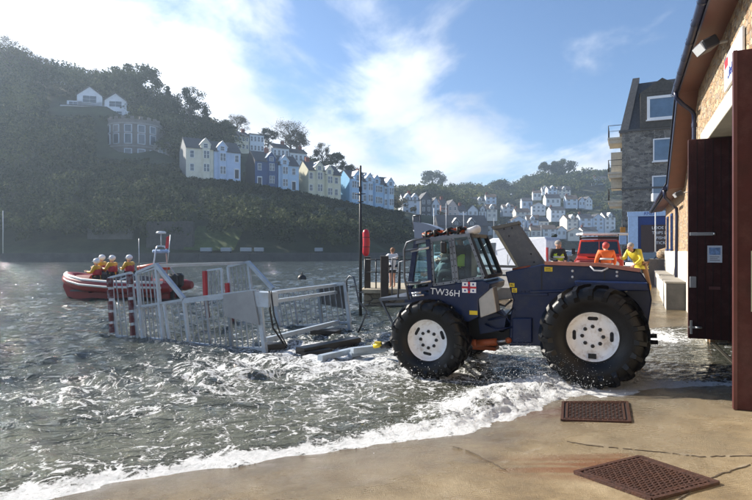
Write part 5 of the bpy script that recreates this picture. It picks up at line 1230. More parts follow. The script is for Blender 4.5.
# small boats moored beyond the quay
def small_boat(px, Y, L_, hullc, mast, label, rz=.1):
    q = P(px,250,Y); e = empty('moored_boat', (q.x,Y,.0), rz, label, 'boat', 'boats moored in the river')
    vs = []; st_ = [(-.5,.05,.95),(-.38,.55,.72),(-.1,.95,.62),(.3,1.,.58),(.5,.85,.6)]
    for x, b_, h in st_:
        for s, z in ((-1,h),(-.7,0),(0,-.15),(.7,0),(1,h)): vs.append((x*L_, s*b_*L_*.17, z*L_*.17 if z > 0 else z))
    fs = [(i*5+k, i*5+k+1, i*5+k+6, i*5+k+5) for i in range(4) for k in range(4)]+[(i*5,i*5+5,i*5+9,i*5+4) for i in range(4)]+[(20,21,22,23,24)]
    MB().add(vs, fs).build('hull', mat('hull_%d' % int(hullc[0]*99), hullc, .3, 0, .05), e)
    MB().box((.02*L_,0,.14*L_),(.34*L_,.2*L_,.11*L_),bev=.05).box((.0,0,.2*L_),(.16*L_,.17*L_,.07*L_),bev=.04).build('cabin', white, e)
    MB().box((.0,0,.205*L_),(.17*L_,.176*L_,.035*L_)).build('cabin_window', vglass, e)
    if mast: MB().tube([(-.06*L_,0,.15*L_),(-.06*L_,0,mast)],[.06,.04],6).tube([(-.06*L_,0,1.7),(.32*L_,0,1.8)],.06,6).build('mast', mat('mast_alloy',(.6,.62,.65),.4), e)
for i, (px_, Y_, L_, hc, ms_) in enumerate([(437,64,6,(.75,.77,.8),7),(449,75,7,(.10,.16,.35),8.5),(466,98,8,(.75,.77,.8),9),(478,120,7,(.7,.72,.76),0),(495,135,9,(.3,.06,.05),10),(507,150,8,(.75,.77,.8),9.5),(524,170,9,(.12,.2,.4),11),(541,185,10,(.75,.77,.8),11)]):
    small_boat(px_, Y_, L_, hc, ms_, '%s hulled %s moored in the river, %s from the left' % ({75:'white',10:'dark blue',70:'pale grey',30:'dark red',12:'blue'}[int(round(hc[0]*100))], 'sailing boat' if ms_ else 'motor boat', ['first','second','third','fourth','fifth','sixth','seventh','eighth'][i]), .2*i)
# ------------------------------------------------------------------ far terrain
PROFS = [(-60,[(80,-3),(93,-3),(93.4,1.2),(103,1.4),(110,6),(140,34),(175,63),(200,66),(300,55),(600,40)]),
 (0,[(80,-3),(93,-3),(93.4,1.2),(103,1.4),(110,5),(140,32),(175,61),(200,65),(300,60),(600,40)]),
 (60,[(80,-3),(93,-3),(93.4,1.2),(103,1.4),(112,6),(140,31),(158,44),(180,57),(200,62),(300,58),(600,40)]),
 (100,[(80,-3),(93,-3),(93.4,1.2),(103,1.4),(112,6),(145,28),(157,43),(180,53),(200,57),(300,56),(600,40)]),
 (150,[(80,-3),(94,-3),(94.4,1.2),(103,1.4),(112,6),(140,25),(150,30),(180,47),(200,52),(300,52),(600,40)]),
 (200,[(80,-3),(95,-3),(95.4,1.2),(104,1.4),(112,6),(136,20),(146,21),(165,33),(180,42),(200,46),(300,48),(600,40)]),
 (250,[(80,-3),(97,-3),(97.4,1.2),(105,1.4),(113,6),(140,17.5),(150,18),(165,30),(185,38),(200,41),(300,44),(600,42)]),
 (310,[(80,-3),(102,-3),(102.4,1.2),(109,1.4),(117,6),(146,15.5),(157,16),(170,24),(188,31),(210,33),(300,40),(600,46)]),
 (350,[(80,-3),(108,-3),(108.4,1.2),(115,1.4),(122,5),(152,14),(162,15),(190,23),(215,25),(300,34),(450,42),(700,46)]),
 (395,[(80,-3),(120,-3),(120.4,1.2),(128,1.4),(138,5),(164,12.5),(176,13.5),(205,17),(300,26),(400,35),(460,44),(700,46)]),
 (430,[(80,-3),(170,-3),(170.4,1.2),(178,1.4),(200,14),(230,18),(300,28),(400,36),(460,45),(700,46)]),
 (465,[(80,-3),(235,-3),(235.5,1.2),(250,2.5),(300,20),(360,30),(460,47),(700,46)]),
 (500,[(80,-3),(290,-3),(290.5,1.2),(303,3),(340,13),(420,34),(500,52),(700,50)]),
 (560,[(80,-3),(285,-3),(285.5,1.2),(300,3),(340,17),(430,44),(510,68),(700,60)]),
 (620,[(80,-3),(275,-3),(275.5,1.2),(290,3),(340,19),(400,38),(500,64),(700,60)]),
 (760,[(80,-3),(275,-3),(275.5,1.2),(290,3),(340,19),(400,38),(500,60),(700,60)]),
 (1000,[(80,-3),(275,-3),(275.5,1.2),(290,3),(340,19),(400,38),(500,60),(700,60)])]
PU = np.array([(p[0]-376)/F for p in PROFS])
def hill(x, y):
    x = np.asarray(x, float); y = np.asarray(y, float); u = x/np.maximum(y, 1.)
    H = np.stack([np.interp(y, [q[0] for q in p[1]], [q[1] for q in p[1]]) for p in PROFS], 0)
    i = np.clip(np.searchsorted(PU, u)-1, 0, len(PU)-2); t = np.clip((u-PU[i])/(PU[i+1]-PU[i]), 0, 1); t = t*t*(3-2*t)
    return np.take_along_axis(H, i[None], 0)[0]*(1-t)+np.take_along_axis(H, i[None]+1, 0)[0]*t
def hz(x, y): return float(hill(np.array([x]), np.array([y]))[0])
hm_ = mat('hillside_earth', (.045,.055,.025), .95, 0, .4, .15, .5, .8, dirt=(.10,.11,.045), dscale=.05, damount=.6)
xs = np.arange(-330, 620, 3.2); ys = np.concatenate([np.arange(86, 130, 1.3), np.arange(130, 760, 3.5)])
ho = grid_mesh('hills', xs, ys, lambda X, Y: hill(X, Y)+np.where(Y > 132, 1.2*(fbm(X*.06,Y*.06,3,3)-.5), 0), hm_); tag(ho, kind='structure')

# ------------------------------------------------------------------ leaves
def leafmat(name, c0, c1, sc=.35):
    m = bpy.data.materials.new(name); nt, N_, L_ = nodes_of(m)
    global N, L, tc
    N, L = N_, L_; b = N['Principled BSDF']; tc = N.new('ShaderNodeTexCoord')
    g = N.new('ShaderNodeNewGeometry')
    c = ramp(mt('ADD', mt('MULTIPLY', nz(sc*3,4,.6), .55), mt('MULTIPLY', attr('tint'), .45)), [(.30,c0),(.66,c1)])
    c = mixc(.7, c, ramp(nz(3.,2,.6), [(.3,(.6,.6,.6)),(.7,(1.4,1.4,1.3))]), 'MULTIPLY')
    L.new(c, b.inputs['Base Color']); b.inputs['Roughness'].default_value = .85; b.inputs['Specular IOR Level'].default_value = .12
    tl = N.new('ShaderNodeBsdfTranslucent'); L.new(c, tl.inputs[0]); ms = N.new('ShaderNodeMixShader'); ms.inputs[0].default_value = .16
    L.new(b.outputs[0], ms.inputs[1]); L.new(tl.outputs[0], ms.inputs[2]); L.new(ms.outputs[0], N['Material Output'].inputs[0]); MATS[name] = m; return m
lf_dark = leafmat('leaves_dark', (.018,.032,.014), (.085,.100,.038), .22)
lf_mid = leafmat('leaves_mid', (.045,.068,.022), (.135,.145,.050), .12)
lf_aut = leafmat('leaves_autumn', (.06,.056,.026), (.15,.125,.055))
bark = mat('bark', (.09,.075,.06), .9, 0, .3, 4)
def leaves(C, n_per, spread, size, flat=.8, g=rng):
    C = np.asarray(C, float); n = len(C)*n_per
    d = g.normal(size=(n,3)); d /= np.linalg.norm(d, axis=1)[:,None]; r = g.random(n)**.45
    S_ = np.repeat(np.asarray(spread, float).reshape(-1,1)*np.ones((len(C),1)), n_per, 0)
    p = np.repeat(C, n_per, 0)+d*r[:,None]*S_*np.array([1,1,flat])
    a = g.normal(size=(n,3)); a /= np.linalg.norm(a, axis=1)[:,None]; b_ = np.cross(a, g.normal(size=(n,3))); b_ /= np.linalg.norm(b_, axis=1)[:,None]
    s = size*g.uniform(.5,1.3,(n,1)); a = a*s; b_ = b_*s*.75
    V = np.stack([p-a, p-b_*.8, p+a, p+b_*.8], 1).reshape(-1,3); Q = np.arange(n*4).reshape(-1,4); return V, Q
# wooded slopes: one mass nobody could count
OCC = [(52,120,165,114),(98,155,153,157),(150,174,149,162),(403,420,200,216),(420,470,212,221)]
def PYB(px): return float(np.interp(px, [182,186,240,300,341,396], [172,176.5,181,192.5,200.5,211]))
def clear(px, X_, Y_, top, rad):
    py = 250-(top-CAMZ)/Y_*F; wpx = rad/Y_*F
    for l, r, yh, pb in OCC:
        if l-wpx < px < r+wpx and Y_ < yh and py < pb: return False
    if 183-wpx < px < 397+wpx:
        s_, p_ = on_row(px)
        if Y_ < p_.y-1 and py < PYB(px): return False
        if p_.y-2 < Y_ < p_.y+12: return False
        if 232 < px < 310 and p_.y+10 < Y_ < p_.y+42 and py < 163: return False
    return True
T0 = Vector((-46.5,134.)); TD = Vector((math.cos(R(30)), math.sin(R(30))))
def on_row(px, off=0., base=T0, d=TD):
    u = (px-376)/F; n = Vector((-d.y, d.x)); b0 = base+n*off; s = (u*b0.y-b0.x)/(d.x-u*d.y); return s, b0+d*s
def woods(name, n, xr, yr, cond, hr, lf, size, npl, label):
    C = []; Sp = []
    while len(C) < n:
        Y_ = rng.uniform(*yr); px_ = rng.uniform(*xr); X_ = (px_-376)/F*Y_
        if not cond(px_, Y_): continue
        h = rng.uniform(*hr); z = hz(X_, Y_); rad = h*.42
        if Y_ < 270 and not clear(px_, X_, Y_, z+h*1.2, rad*1.4):
            h *= .5; rad *= .5
            if not clear(px_, X_, Y_, z+h*1.2, rad*1.4): continue
        C.append((X_, Y_, z+h*.55)); Sp.append(rad)
    C = np.array(C); Sp = np.array(Sp); sub = 7; D = rng.normal(size=(len(C),sub,3)); D /= np.linalg.norm(D, axis=2)[:,:,None]; D[:,:,2] = np.abs(D[:,:,2])*.9-.25
    CC = (C[:,None]+D*Sp[:,None,None]*rng.uniform(.55,1.0,(len(C),sub,1))).reshape(-1,3); SS = np.repeat(Sp*.46, sub); TI = np.repeat(rng.random(len(Sp))**1.3, sub*npl*4)
    V, Q = leaves(CC, npl, SS, size); o = np_mesh(name, V, Q, lf, attrs={'tint': TI}); tag(o, label, 'woodland', kind='stuff'); return o
def HOUSELINE(px): return np.interp(px, [0,100,160,185,395,410,470], [131,134,136,130,158,165,180])
woods('woodland', 1250, (-70,420), (104.5,176), lambda p, y: hz((p-376)/F*y, y) > 1.42 and not (188<p<216 and y<113), (3.5,10), lf_dark, .34, 15, 'dark wooded slope under the terrace of houses across the river')
woods('woodland', 420, (48,184), (128,166), lambda p, y: True, (1.4,3.2), lf_dark, .26, 14, 'low scrub covering the hillside gardens below the castle-like house')
woods('woodland', 900, (56,184), (134,166), lambda p, y: True, (.7,1.3), lf_dark, .20, 9, 'knee high undergrowth round the hillside houses')
woods('woodland', 700, (-90,190), (134,215), lambda p, y: True, (6,11), lf_dark, .40, 16, 'dark trees covering the upper left hillside')
woods('woodland', 150, (190,440), (172,215), lambda p, y: not (200 < p < 320 and y < 182), (4,6.5), lf_aut, .38, 16, 'bushy trees along the skyline behind the terrace')
woods('woodland', 1500, (385,760), (300,520), lambda p, y: (y > 400 or (p < 505 and y > 225+ (p-385)*.6)) and not (490 < p < 600 and y < 425) and not (580<p<610 and y<450), (9,15), lf_mid, .9, 16, 'broad green wooded hill beyond the town')
woods('woodland', 620, (470,640), (296,425), lambda p, y: True, (3,6), lf_mid, .6, 14, 'garden bushes between the white houses on the far hill')
# shrubs along the foot of the terrace gardens
Ch = []; Sh = []
for px_ in np.arange(176, 402, .55):
    s_, p_ = on_row(px_, -rng.uniform(1.2,4.)); r_h = rng.uniform(.9,2.0); zb_h = CAMZ-(np.interp(px_, [182,186,240,300,341,396], [173,175,179.5,190,198.5,209])-250)/F*p_.y
    Ch.append((p_.x, p_.y, zb_h-r_h*.9-rng.uniform(0,1.2))); Sh.append(r_h)
V, Q = leaves(np.array(Ch), 130, Sh, .30); o_ = np_mesh('garden_hedge', V, Q, lf_dark, attrs={'tint': np.repeat(rng.random(len(Sh)), 130*4)*.5}); tag(o_, 'ragged dark shrubs along the foot of the terrace gardens', 'shrubs', kind='stuff')
# single trees that stand out against the sky
def tree(px, Y, ytop, wpx, lf, label, style='round', group=None, trunk_px=None, dens=1.):
    q = P(px, 250, Y); zt_ = CAMZ-(ytop-250)/F*Y; zg = hz(q.x, Y) if Y > 90 else .5; H = zt_-zg; wd_ = wpx/F*Y/2
    e = empty('pine_tree' if style == 'pine' else ('bare_tree' if style == 'bare' else 'tree'), (q.x, Y, zg-.3), 0, label, 'tree', group)
    tk = MB(); tips = []
    tk.tube([(0,0,0),(.02*H,0,H*.35),(-.01*H,.01*H,H*.7)], [.035*H,.024*H,.012*H], 7)
    nb = 9 if style != 'bare' else 16
    for k in range(nb):
        a = 2.4*k; z0 = H*(.28+.45*k/nb); l = wd_*random.uniform(.55,.9); tip = Vector((math.cos(a)*l, math.sin(a)*l, min(z0+H*random.uniform(.12,.30), H*.93)))
        m_ = Vector((tip.x*.5, tip.y*.5, z0+(tip.z-z0)*.62)); tk.tube([(0,0,z0),m_,tip], [.013*H,.008*H,.003*H], 5); tips.append(tip); tips.append(m_)
        if style == 'bare':
            for j in range(7):
                t2 = m_.lerp(tip, random.random())+Vector((random.uniform(-1,1),random.uniform(-1,1),random.uniform(.2,1.1)))*wd_*.35; tk.tube([m_.lerp(tip,.3+.1*j), t2], [.003*H,.0012*H], 4)
                tips.append(t2)
    tk.build('trunk', bark, e)
    C = []; Sp = []
    if style == 'pine':
        for k in range(26):
            t = k/26; a = 2.4*k; r = wd_*(1-t)*.8; C.append((math.cos(a)*r*.6, math.sin(a)*r*.6, H*(.2+.78*t))); Sp.append(max(.5, wd_*(1.05-t)*.55))
    else:
        n_ = 30 if style == 'round' else 26
        for k in range(n_):
            a = random.uniform(0,6.28); ph = random.uniform(-.25,1); r = math.sqrt(max(.05,1-ph*ph))*wd_*random.uniform(.45,.95)
            C.append((math.cos(a)*r, math.sin(a)*r, H*.62+ph*H*.34)); Sp.append(wd_*random.uniform(.2,.34))
    npl = int({'round':150,'pine':120,'bare':150}[style]*dens); V, Q = leaves(C, npl, Sp, max(.16, wd_*.05) if style != 'bare' else .14, .8)
    np_mesh('crown', V, Q, lf, e, attrs={'tint': np.full(len(V), random.uniform(.15,.75))})
    return e
random.seed(3)
TS = [(8,165,36,34,'bare',lf_aut,'thin bare tree highest on the left hill at the picture edge'),(24,168,46,30,'bare',lf_aut,'sparse leafless tree second from the left on the skyline'),(42,170,56,26,'bare',lf_aut,'thin twiggy tree just left of the twin gabled white house'),
 (93,175,68,24,'bare',lf_aut,'twiggy tree right behind the twin gabled white house'),(134,176,66,58,'round',lf_dark,'large dark rounded tree above the castle-like house'),(112,178,74,30,'round',lf_dark,'dark rounded tree between the white house and the largest tree'),
 (168,172,84,30,'pine',lf_dark,'dark conifer just right of the large rounded tree'),(190,170,86,34,'round',lf_dark,'tall dark tree above the cream house'),(205,168,104,24,'pine',lf_dark,'dark pointed tree above the pale blue bow-windowed house'),
 (224,168,119,26,'round',lf_dark,'round dark tree left of the upper white terrace'),(237,190,114,26,'bare',lf_aut,'leafless tree above the upper white terrace'),
 (268,184,127,20,'round',lf_dark,'small dark round tree in the middle of the terrace skyline'),(290,186,121,46,'bare',lf_aut,'broad airy tree standing highest behind the terrace'),(297,189,128,26,'round',lf_aut,'thinly leaved brown tree beside the broad airy one'),
 (322,188,142,22,'bare',lf_aut,'thin upright tree above the yellow houses'),(336,190,152,26,'round',lf_dark,'dark bushy tree above the yellow houses'),(352,192,164,22,'round',lf_dark,'low dark tree where the terrace skyline drops'),
 (433,455,170,26,'round',lf_mid,'lone round tree standing out on the distant ridge'),(548,505,161,24,'round',lf_dark,'left half of the pair of umbrella pines on the ridge'),(565,505,160,24,'round',lf_dark,'right half of the pair of umbrella pines on the ridge'),
 (532,500,176,26,'round',lf_mid,'green tree left of the umbrella pines'),(592,500,172,30,'round',lf_mid,'green tree right of the umbrella pines'),(612,480,168,22,'round',lf_mid,'tree on the ridge beside the stone townhouse'),(470,470,184,34,'round',lf_mid,'broad tree right of the lone ridge tree'),(500,480,181,30,'round',lf_mid,'tree in the middle of the distant ridge'),
 (555,72,231,8,'round',lf_dark,'small dark round palm like shrub on the far quay')]
for px_, Y_, yt, wp, st_y, lf, lab in TS: tree(px_, Y_, yt, wp, lf, lab, st_y)

# ------------------------------------------------------------------ houses
hw_white = mat('house_white', (.76,.77,.78), .7, 0, .06, 1); roofm = mat('roof_slate', (.060,.062,.070), .7, 0, .3, 2); brick = mat('chimney_brick', (.20,.07,.05), .9, 0, .2)
hglass = mat('house_glass', (.05,.065,.09), .12, 0, .3, .5, spec=.8); roofb = mat('roof_brown', (.10,.075,.06), .8, 0, .3, 2)
def wallm(c):
    c = tuple(min(.8, v*1.18) for v in c); return mat('house_%02d_%02d_%02d' % tuple(int(v*99) for v in c), c, .75, 0, .07, .8, dirt=tuple(v*.55 for v in c), dscale=.5, damount=.35)
def wbox(parent, x, z, w_, h, y=-.0, m=None, fw=.10, name='window', bars=True):
    f = MB(); m = m or hw_white
    f.b2((x-w_/2-fw,y-.07,z-fw),(x-w_/2,y-.003,z+h+fw)).b2((x+w_/2,y-.07,z-fw),(x+w_/2+fw,y-.003,z+h+fw)).b2((x-w_/2,y-.07,z+h),(x+w_/2,y-.003,z+h+fw)).b2((x-w_/2-.12,y-.12,z-fw),(x+w_/2+.12,y-.003,z))
    if bars: f.b2((x-w_/2,y-.06,z+h*.5-.03),(x+w_/2,y-.003,z+h*.5+.03))
    if bars and w_ > 1.0: f.b2((x-.03,y-.055,z),(x+.03,y-.003,z+h))
    o = f.build(name, m, parent); MB().b2((x-w_/2,y-.03,z),(x+w_/2,y-.004,z+h)).build('pane', hglass, o); return o
def house(x, y, z, rz, w_, d_, h, colr, label, roof='ridge', storeys=2, bays=(), dormers=(), doors=(), win=None, chim=(), side=None, group=None, rh=2.8, rmat=None, cat='house', name='house', winw=.85, trimc=None, sk=-1.6):
    e = empty(name, (x,y,z), rz, label, cat, group); wm_ = wallm(colr); tm = wallm(trimc) if trimc else hw_white; rmat = rmat or roofm
    wb = MB(); 
    if roof == 'ridge':      # ridge runs along x, gable ends at the sides
        wb.prism([(0,sk),(d_,sk),(d_,h),(d_/2,h+rh),(0,h)], 'x', 0, w_)
        rf_ = MB()
        for s in (0,1):
            y0_, y1_ = (-.35, d_/2) if s == 0 else (d_+.35, d_/2); z0_ = h-.35*rh/(d_/2)
            rf_.add([(-.12,y0_,z0_+.03),(w_+.12,y0_,z0_+.03),(w_+.12,y1_,h+rh+.03),(-.12,y1_,h+rh+.03),(-.12,y0_,z0_+.20),(w_+.12,y0_,z0_+.20),(w_+.12,y1_,h+rh+.20),(-.12,y1_,h+rh+.20)], [(0,1,2,3),(7,6,5,4),(0,4,5,1),(1,5,6,2),(2,6,7,3),(3,7,4,0)])
    elif roof == 'gable':    # gable faces the river
        wb.prism([(0,sk),(w_,sk),(w_,h),(w_/2,h+rh),(0,h)], 'y', 0, d_); rf_ = MB()
        for s in (0,1):
            x0_, x1_ = (-.3, w_/2) if s == 0 else (w_+.3, w_/2); z0_ = h-.3*rh/(w_/2)
            rf_.add([(x0_,-.3,z0_+.03),(x0_,d_,z0_+.03),(x1_,d_,h+rh+.03),(x1_,-.3,h+rh+.03),(x0_,-.3,z0_+.2),(x0_,d_,z0_+.2),(x1_,d_,h+rh+.2),(x1_,-.3,h+rh+.2)], [(0,1,2,3),(7,6,5,4),(0,4,5,1),(1,5,6,2),(2,6,7,3),(3,7,4,0)])
    else:
        wb.b2((0,0,sk),(w_,d_,h)); rf_ = MB().b2((-.2,-.2,h+.003),(w_+.2,d_+.2,h+.3))
    wb.build('wall', wm_, e); ro_ = rf_.build('roof', rmat, e)
    for cx in chim: MB().b2((cx-.55,d_*.42,h+rh*.5),(cx+.55,d_*.42+.8,h+rh+1.1)).tube([(cx-.3,d_*.42+.4,h+rh+1.1),(cx-.3,d_*.42+.4,h+rh+1.5)],.14,6).tube([(cx+.3,d_*.42+.4,h+rh+1.1),(cx+.3,d_*.42+.4,h+rh+1.5)],.14,6).build('chimney', brick, ro_)
    sh_h = h/storeys
    occupied = list(bays)+[d[0] for d in doors]
    for s in range(storeys):
        for bx in bays:
            if s == 0: 
                bb = MB(); bb.prism([(bx-1.15,0),(bx-.75,-.75),(bx+.75,-.75),(bx+1.15,0)], 'z', -1.5, h*.985); bo = bb.build('bay', wm_, e)
            for ox in (-.37,.37): wbox(bo, bx+ox, sh_h*s+.8, .52, sh_h*.55, -.75, tm, .07, bars=True)
        for wx in (win if win is not None else []):
            if s == 0 and wx in [d[0] for d in doors]: continue
            wbox(e, wx, sh_h*s+.85, winw, sh_h*.5, 0, tm)
    for dx_, arch in doors:
        dd = MB().b2((dx_-.5,-.06,-.1),(dx_+.5,-.004,2.15)).build('door', mat('house_door',(.03,.035,.05),.5), e)
        MB().b2((dx_-.68,-.09,-.1),(dx_-.5,-.004,2.4)).b2((dx_+.5,-.09,-.1),(dx_+.68,-.004,2.4)).b2((dx_-.68,-.09,2.15),(dx_+.68,-.004,2.45)).build('door_surround', tm, e)
    for gx in dormers:
        dm = MB(); dm.prism([(gx-1.2,h-.3),(gx+1.2,h-.3),(gx+1.2,h+1.1),(gx,h+2.5),(gx-1.2,h+1.1)], 'y', -.25, d_*.42); do = dm.build('dormer', wm_, e)
        r2 = MB()
        for s in (-1,1): r2.add([(gx+s*1.4,-.45,h+.88),(gx,-.45,h+2.55),(gx,d_*.44,h+2.55),(gx+s*1.4,d_*.44,h+.88),(gx+s*1.4,-.45,h+1.0),(gx,-.45,h+2.68),(gx,d_*.44,h+2.68),(gx+s*1.4,d_*.44,h+1.0)], [(0,1,2,3),(7,6,5,4),(0,4,5,1),(1,5,6,2),(2,6,7,3),(3,7,4,0)])
        r2.build('dormer_roof', tm, do); wbox(do, gx, h+.15, .95, 1.0, -.25, tm, .08)
    if side is not None: MB().b2((-.012,.0,sk),(-.004,d_,h)).prism([(0,h),(d_,h),(d_/2,h+rh)],'x',-.012,-.004).build('gable_end', wallm(side), e)
    return e
# terrace on the left bank: a straight street climbing towards the camera's left
T0 = Vector((-46.5,134.)); TD = Vector((math.cos(R(30)), math.sin(R(30))))
def on_row(px, off=0., base=T0, d=TD):
    u = (px-376)/F; n = Vector((-d.y, d.x)); b0 = base+n*off; s = (u*b0.y-b0.x)/(d.x-u*d.y); return s, b0+d*s
row = [(186,213.7,174.5,(.60,.58,.48),None,'cream house with white gabled dormer at the left end of the terrace',dict(bays=(4.7,),win=(1.4,),dormers=(4.6,),side=(.20,.21,.22))),
 (214,240.7,177.5,(.40,.50,.66),None,'pale blue house with bow window and dark door next to the cream one',dict(bays=(2.0,),win=(5.6,),doors=((5.6,1),),dormers=(2.0,))),
 (255,278,186,(.030,.075,.19),(.62,.66,.72),'dark blue house with white arched windows and dark slate side',dict(bays=(4.6,),win=(1.3,),doors=((1.3,1),),dormers=(4.6,),chim=(4.6,),side=(.035,.035,.045))),
 (278.4,299,189.5,(.38,.52,.66),None,'sky blue gabled house joined to the dark blue one',dict(bays=(1.9,),win=(4.9,),doors=((4.9,1),),dormers=(1.9,))),
 (308.5,325,194,(.58,.56,.42),None,'left half of the pale yellow pair with brick chimney',dict(bays=(4.2,),win=(1.0,),dormers=(4.2,),chim=(1.6,),side=(.46,.44,.32))),
 (325.2,341,198,(.60,.58,.44),None,'right half of the pale yellow pair with white dormer',dict(bays=(1.6,),win=(4.6,),dormers=(1.6,))),
 (350,362.5,202,(.32,.50,.68),None,'pale blue house with a bright blue gable end',dict(bays=(1.6,),win=(4.4,),dormers=(4.,),side=(.14,.36,.58))),
 (363,373.5,204,(.42,.55,.68),None,'light blue grey house, third from the right end of the terrace',dict(bays=(4.0,),win=(1.1,),dormers=(4.0,),chim=(1.,))),
 (374,384,206,(.28,.44,.60),None,'mid blue house, second from the right end of the terrace',dict(bays=(1.6,),win=(4.6,),dormers=(1.6,))),
 (384.4,394,208,(.42,.55,.66),None,'sky blue house at the right end of the terrace',dict(bays=(4.0,),win=(1.1,),dormers=(4.0,)))]
for l, r_x, yb, colr, trc, lab, kw in row:
    s0, p0 = on_row(l); s1, p1 = on_row(r_x); wd_ = s1-s0; zb = CAMZ-(yb-250)/F*(p0.y+p1.y)/2
    k = wd_/6.4 if wd_ < 6.4 else 1.
    sc_ = wd_/6.6
    for key in ('bays','win','dormers','chim'):
        if key in kw: kw[key] = tuple(v*sc_ for v in kw[key])
    if 'doors' in kw: kw['doors'] = tuple((v*sc_, a) for v, a in kw['doors'])
    house(p0.x, p0.y, zb, R(30), wd_-.05, 8.5, 6.6, colr, lab, trimc=trc, rh=3.0, **kw)
# garden wall and pale terrace under the row
gw = MB(); 
s0, p0 = on_row(381,-3.); s1, p1 = on_row(396,-3.)
gw_o = empty('retaining_wall', (p0.x,p0.y,hz(p0.x,p0.y)), R(30), 'white pillared retaining wall under the blue end of the terrace', 'wall'); L_ = s1-s0
for k in range(9): gw.b2((L_*k/9,0,-3),(L_*k/9+.6,.4,.6))
gw.b2((0,.4,-3),(L_,.7,.3)).build('pillared_wall', wallm((.34,.36,.40)), gw_o)
s0, p0 = on_row(322,-3.5); s1, p1 = on_row(352,-3.5); MBo = MB().b2((0,0,-2),(s1-s0,2.5,1.0)).build('garden_terrace', wallm((.5,.48,.38))); MBo.location = (p0.x,p0.y,CAMZ-(201-250)/F*p0.y-1.2); MBo.rotation_euler = (0,0,R(30)); tag(MBo, 'cream garden terrace wall below the yellow pair', 'wall')
# upper row
for l, r_x, yb, yt, colr, lab, rf__ in ((234,249,151,136,(.56,.54,.42),'cream upper house above the dark blue one','ridge'),(250,264,153,135,(.55,.62,.72),'bluish white upper house with a flat dormer behind the terrace','flat'),(273,289,158,148,(.58,.63,.70),'long low white upper house behind the sky blue one','ridge'),(290,307,163,153,(.60,.65,.72),'white upper house with grey roof behind the yellow pair','ridge')):
    s0, p0 = on_row(l, 30); s1, p1 = on_row(r_x, 30); Ym = (p0.y+p1.y)/2; zb = CAMZ-(yb-250)/F*Ym; hh_ = (yb-yt)/F*Ym
    w_ = s1-s0; house(p0.x, p0.y, zb, R(30), w_, 7, hh_, colr, lab, roof=rf__, rh=1.8, win=tuple(w_*(i+.5)/4 for i in range(4)), storeys=2 if hh_ > 3.6 else 1, winw=w_/8, chim=(w_*.8,) if rf__=='ridge' else ())
# upper left: twin gabled white house, castle-like house and its wing
q = P(60,112,158); e = empty('twin_gabled_house', (q.x,158,hz(q.x+8,158)+.4), R(14), 'white twin gabled house with balconies high on the left hillside', 'house')
Z0 = CAMZ-(110-250)/F*158-e.location.z; sc_ = 158/F; ww = wallm((.58,.62,.68))
MB().b2((6,2,-3),(13.2,9,Z0+2.5)).prism([(4.2,Z0+2),(11,Z0+2),(11,Z0+5),(7.6,Z0+7.6),(4.2,Z0+5)],'y',1,9).prism([(11.6,Z0+1.5),(17.6,Z0+1.5),(17.6,Z0+4),(14.6,Z0+6.2),(11.6,Z0+4)],'y',1.2,9).b2((0,0,-3),(11,6,Z0+1.6)).b2((1.5,1,Z0+1.5),(11,6,Z0+3.2)).b2((11,0.5,-3),(18.5,6,Z0+1.3)).build('wall', ww, e)
rr = MB()
for (xa_, xc_, za_, zc_) in ((3.9,7.6,Z0+4.8,Z0+7.7),(11.3,7.6,Z0+4.8,Z0+7.7),(11.3,14.6,Z0+3.8,Z0+6.3),(17.9,14.6,Z0+3.8,Z0+6.3)): rr.add([(xa_,.7,za_),(xc_,.7,zc_),(xc_,9.2,zc_),(xa_,9.2,za_),(xa_,.7,za_+.25),(xc_,.7,zc_+.25),(xc_,9.2,zc_+.25),(xa_,9.2,za_+.25)],[(0,1,2,3),(7,6,5,4),(0,4,5,1),(1,5,6,2),(2,6,7,3),(3,7,4,0)])
rr.b2((-.2,-.3,Z0+1.62),(11.2,1,Z0+1.75)).build('roof', roofm, e)
for (x_, z_, a_, b_, y_) in ((7.6,Z0+2.9,3.6,2.0,1.),(14.6,Z0+2.2,3.4,1.6,1.2),(2.0,Z0-.2,2.4,1.3,0),(5.2,Z0-.2,2.4,1.3,0),(8.6,Z0-.2,2.,1.3,0),(3.2,Z0+1.9,2.2,1.,1),(15,Z0-.6,3.,1.3,.5)): wbox(e, x_, z_, a_, b_, y_, ww, .1)
q = P(127,155,146); Z0 = CAMZ-(155-250)/F*146; e = empty('castle_like_house', (q.x-.3,151,Z0-1.), R(6), 'round fronted stone house with battlements and pale windows on the left hillside', 'house')
stn = mat('hill_stone', (.17,.16,.155), .9, 0, .2, 1.2); hh_ = 10.8; n = 18; Rr = 6.6
pts_ = [(Rr*math.cos(R(180)+math.pi*i/n), Rr*math.sin(R(180)+math.pi*i/n)*.8) for i in range(n+1)]+[(Rr,5),(-Rr,5)]
MB().prism(pts_, 'z', -6, hh_).build('wall', stn, e)
bt_ = MB()
for i in range(n+1):
    if i % 2 == 0: x_, y_ = pts_[i]; bt_.box((x_*.98,y_*.98,hh_+.35),(.9,.6,.7),Matrix.Rotation(math.atan2(y_,x_)+R(90),3,'Z'))
build_each(bt_, 'battlement', stn, e); MB().prism([(x*1.03,y*1.03) for x, y in pts_], 'z', hh_-1.3, hh_-1.0).prism([(x*1.03,y*1.03) for x, y in pts_], 'z', 3.3, 3.6).build('string_course', mat('pale_course',(.30,.30,.30),.8), e)
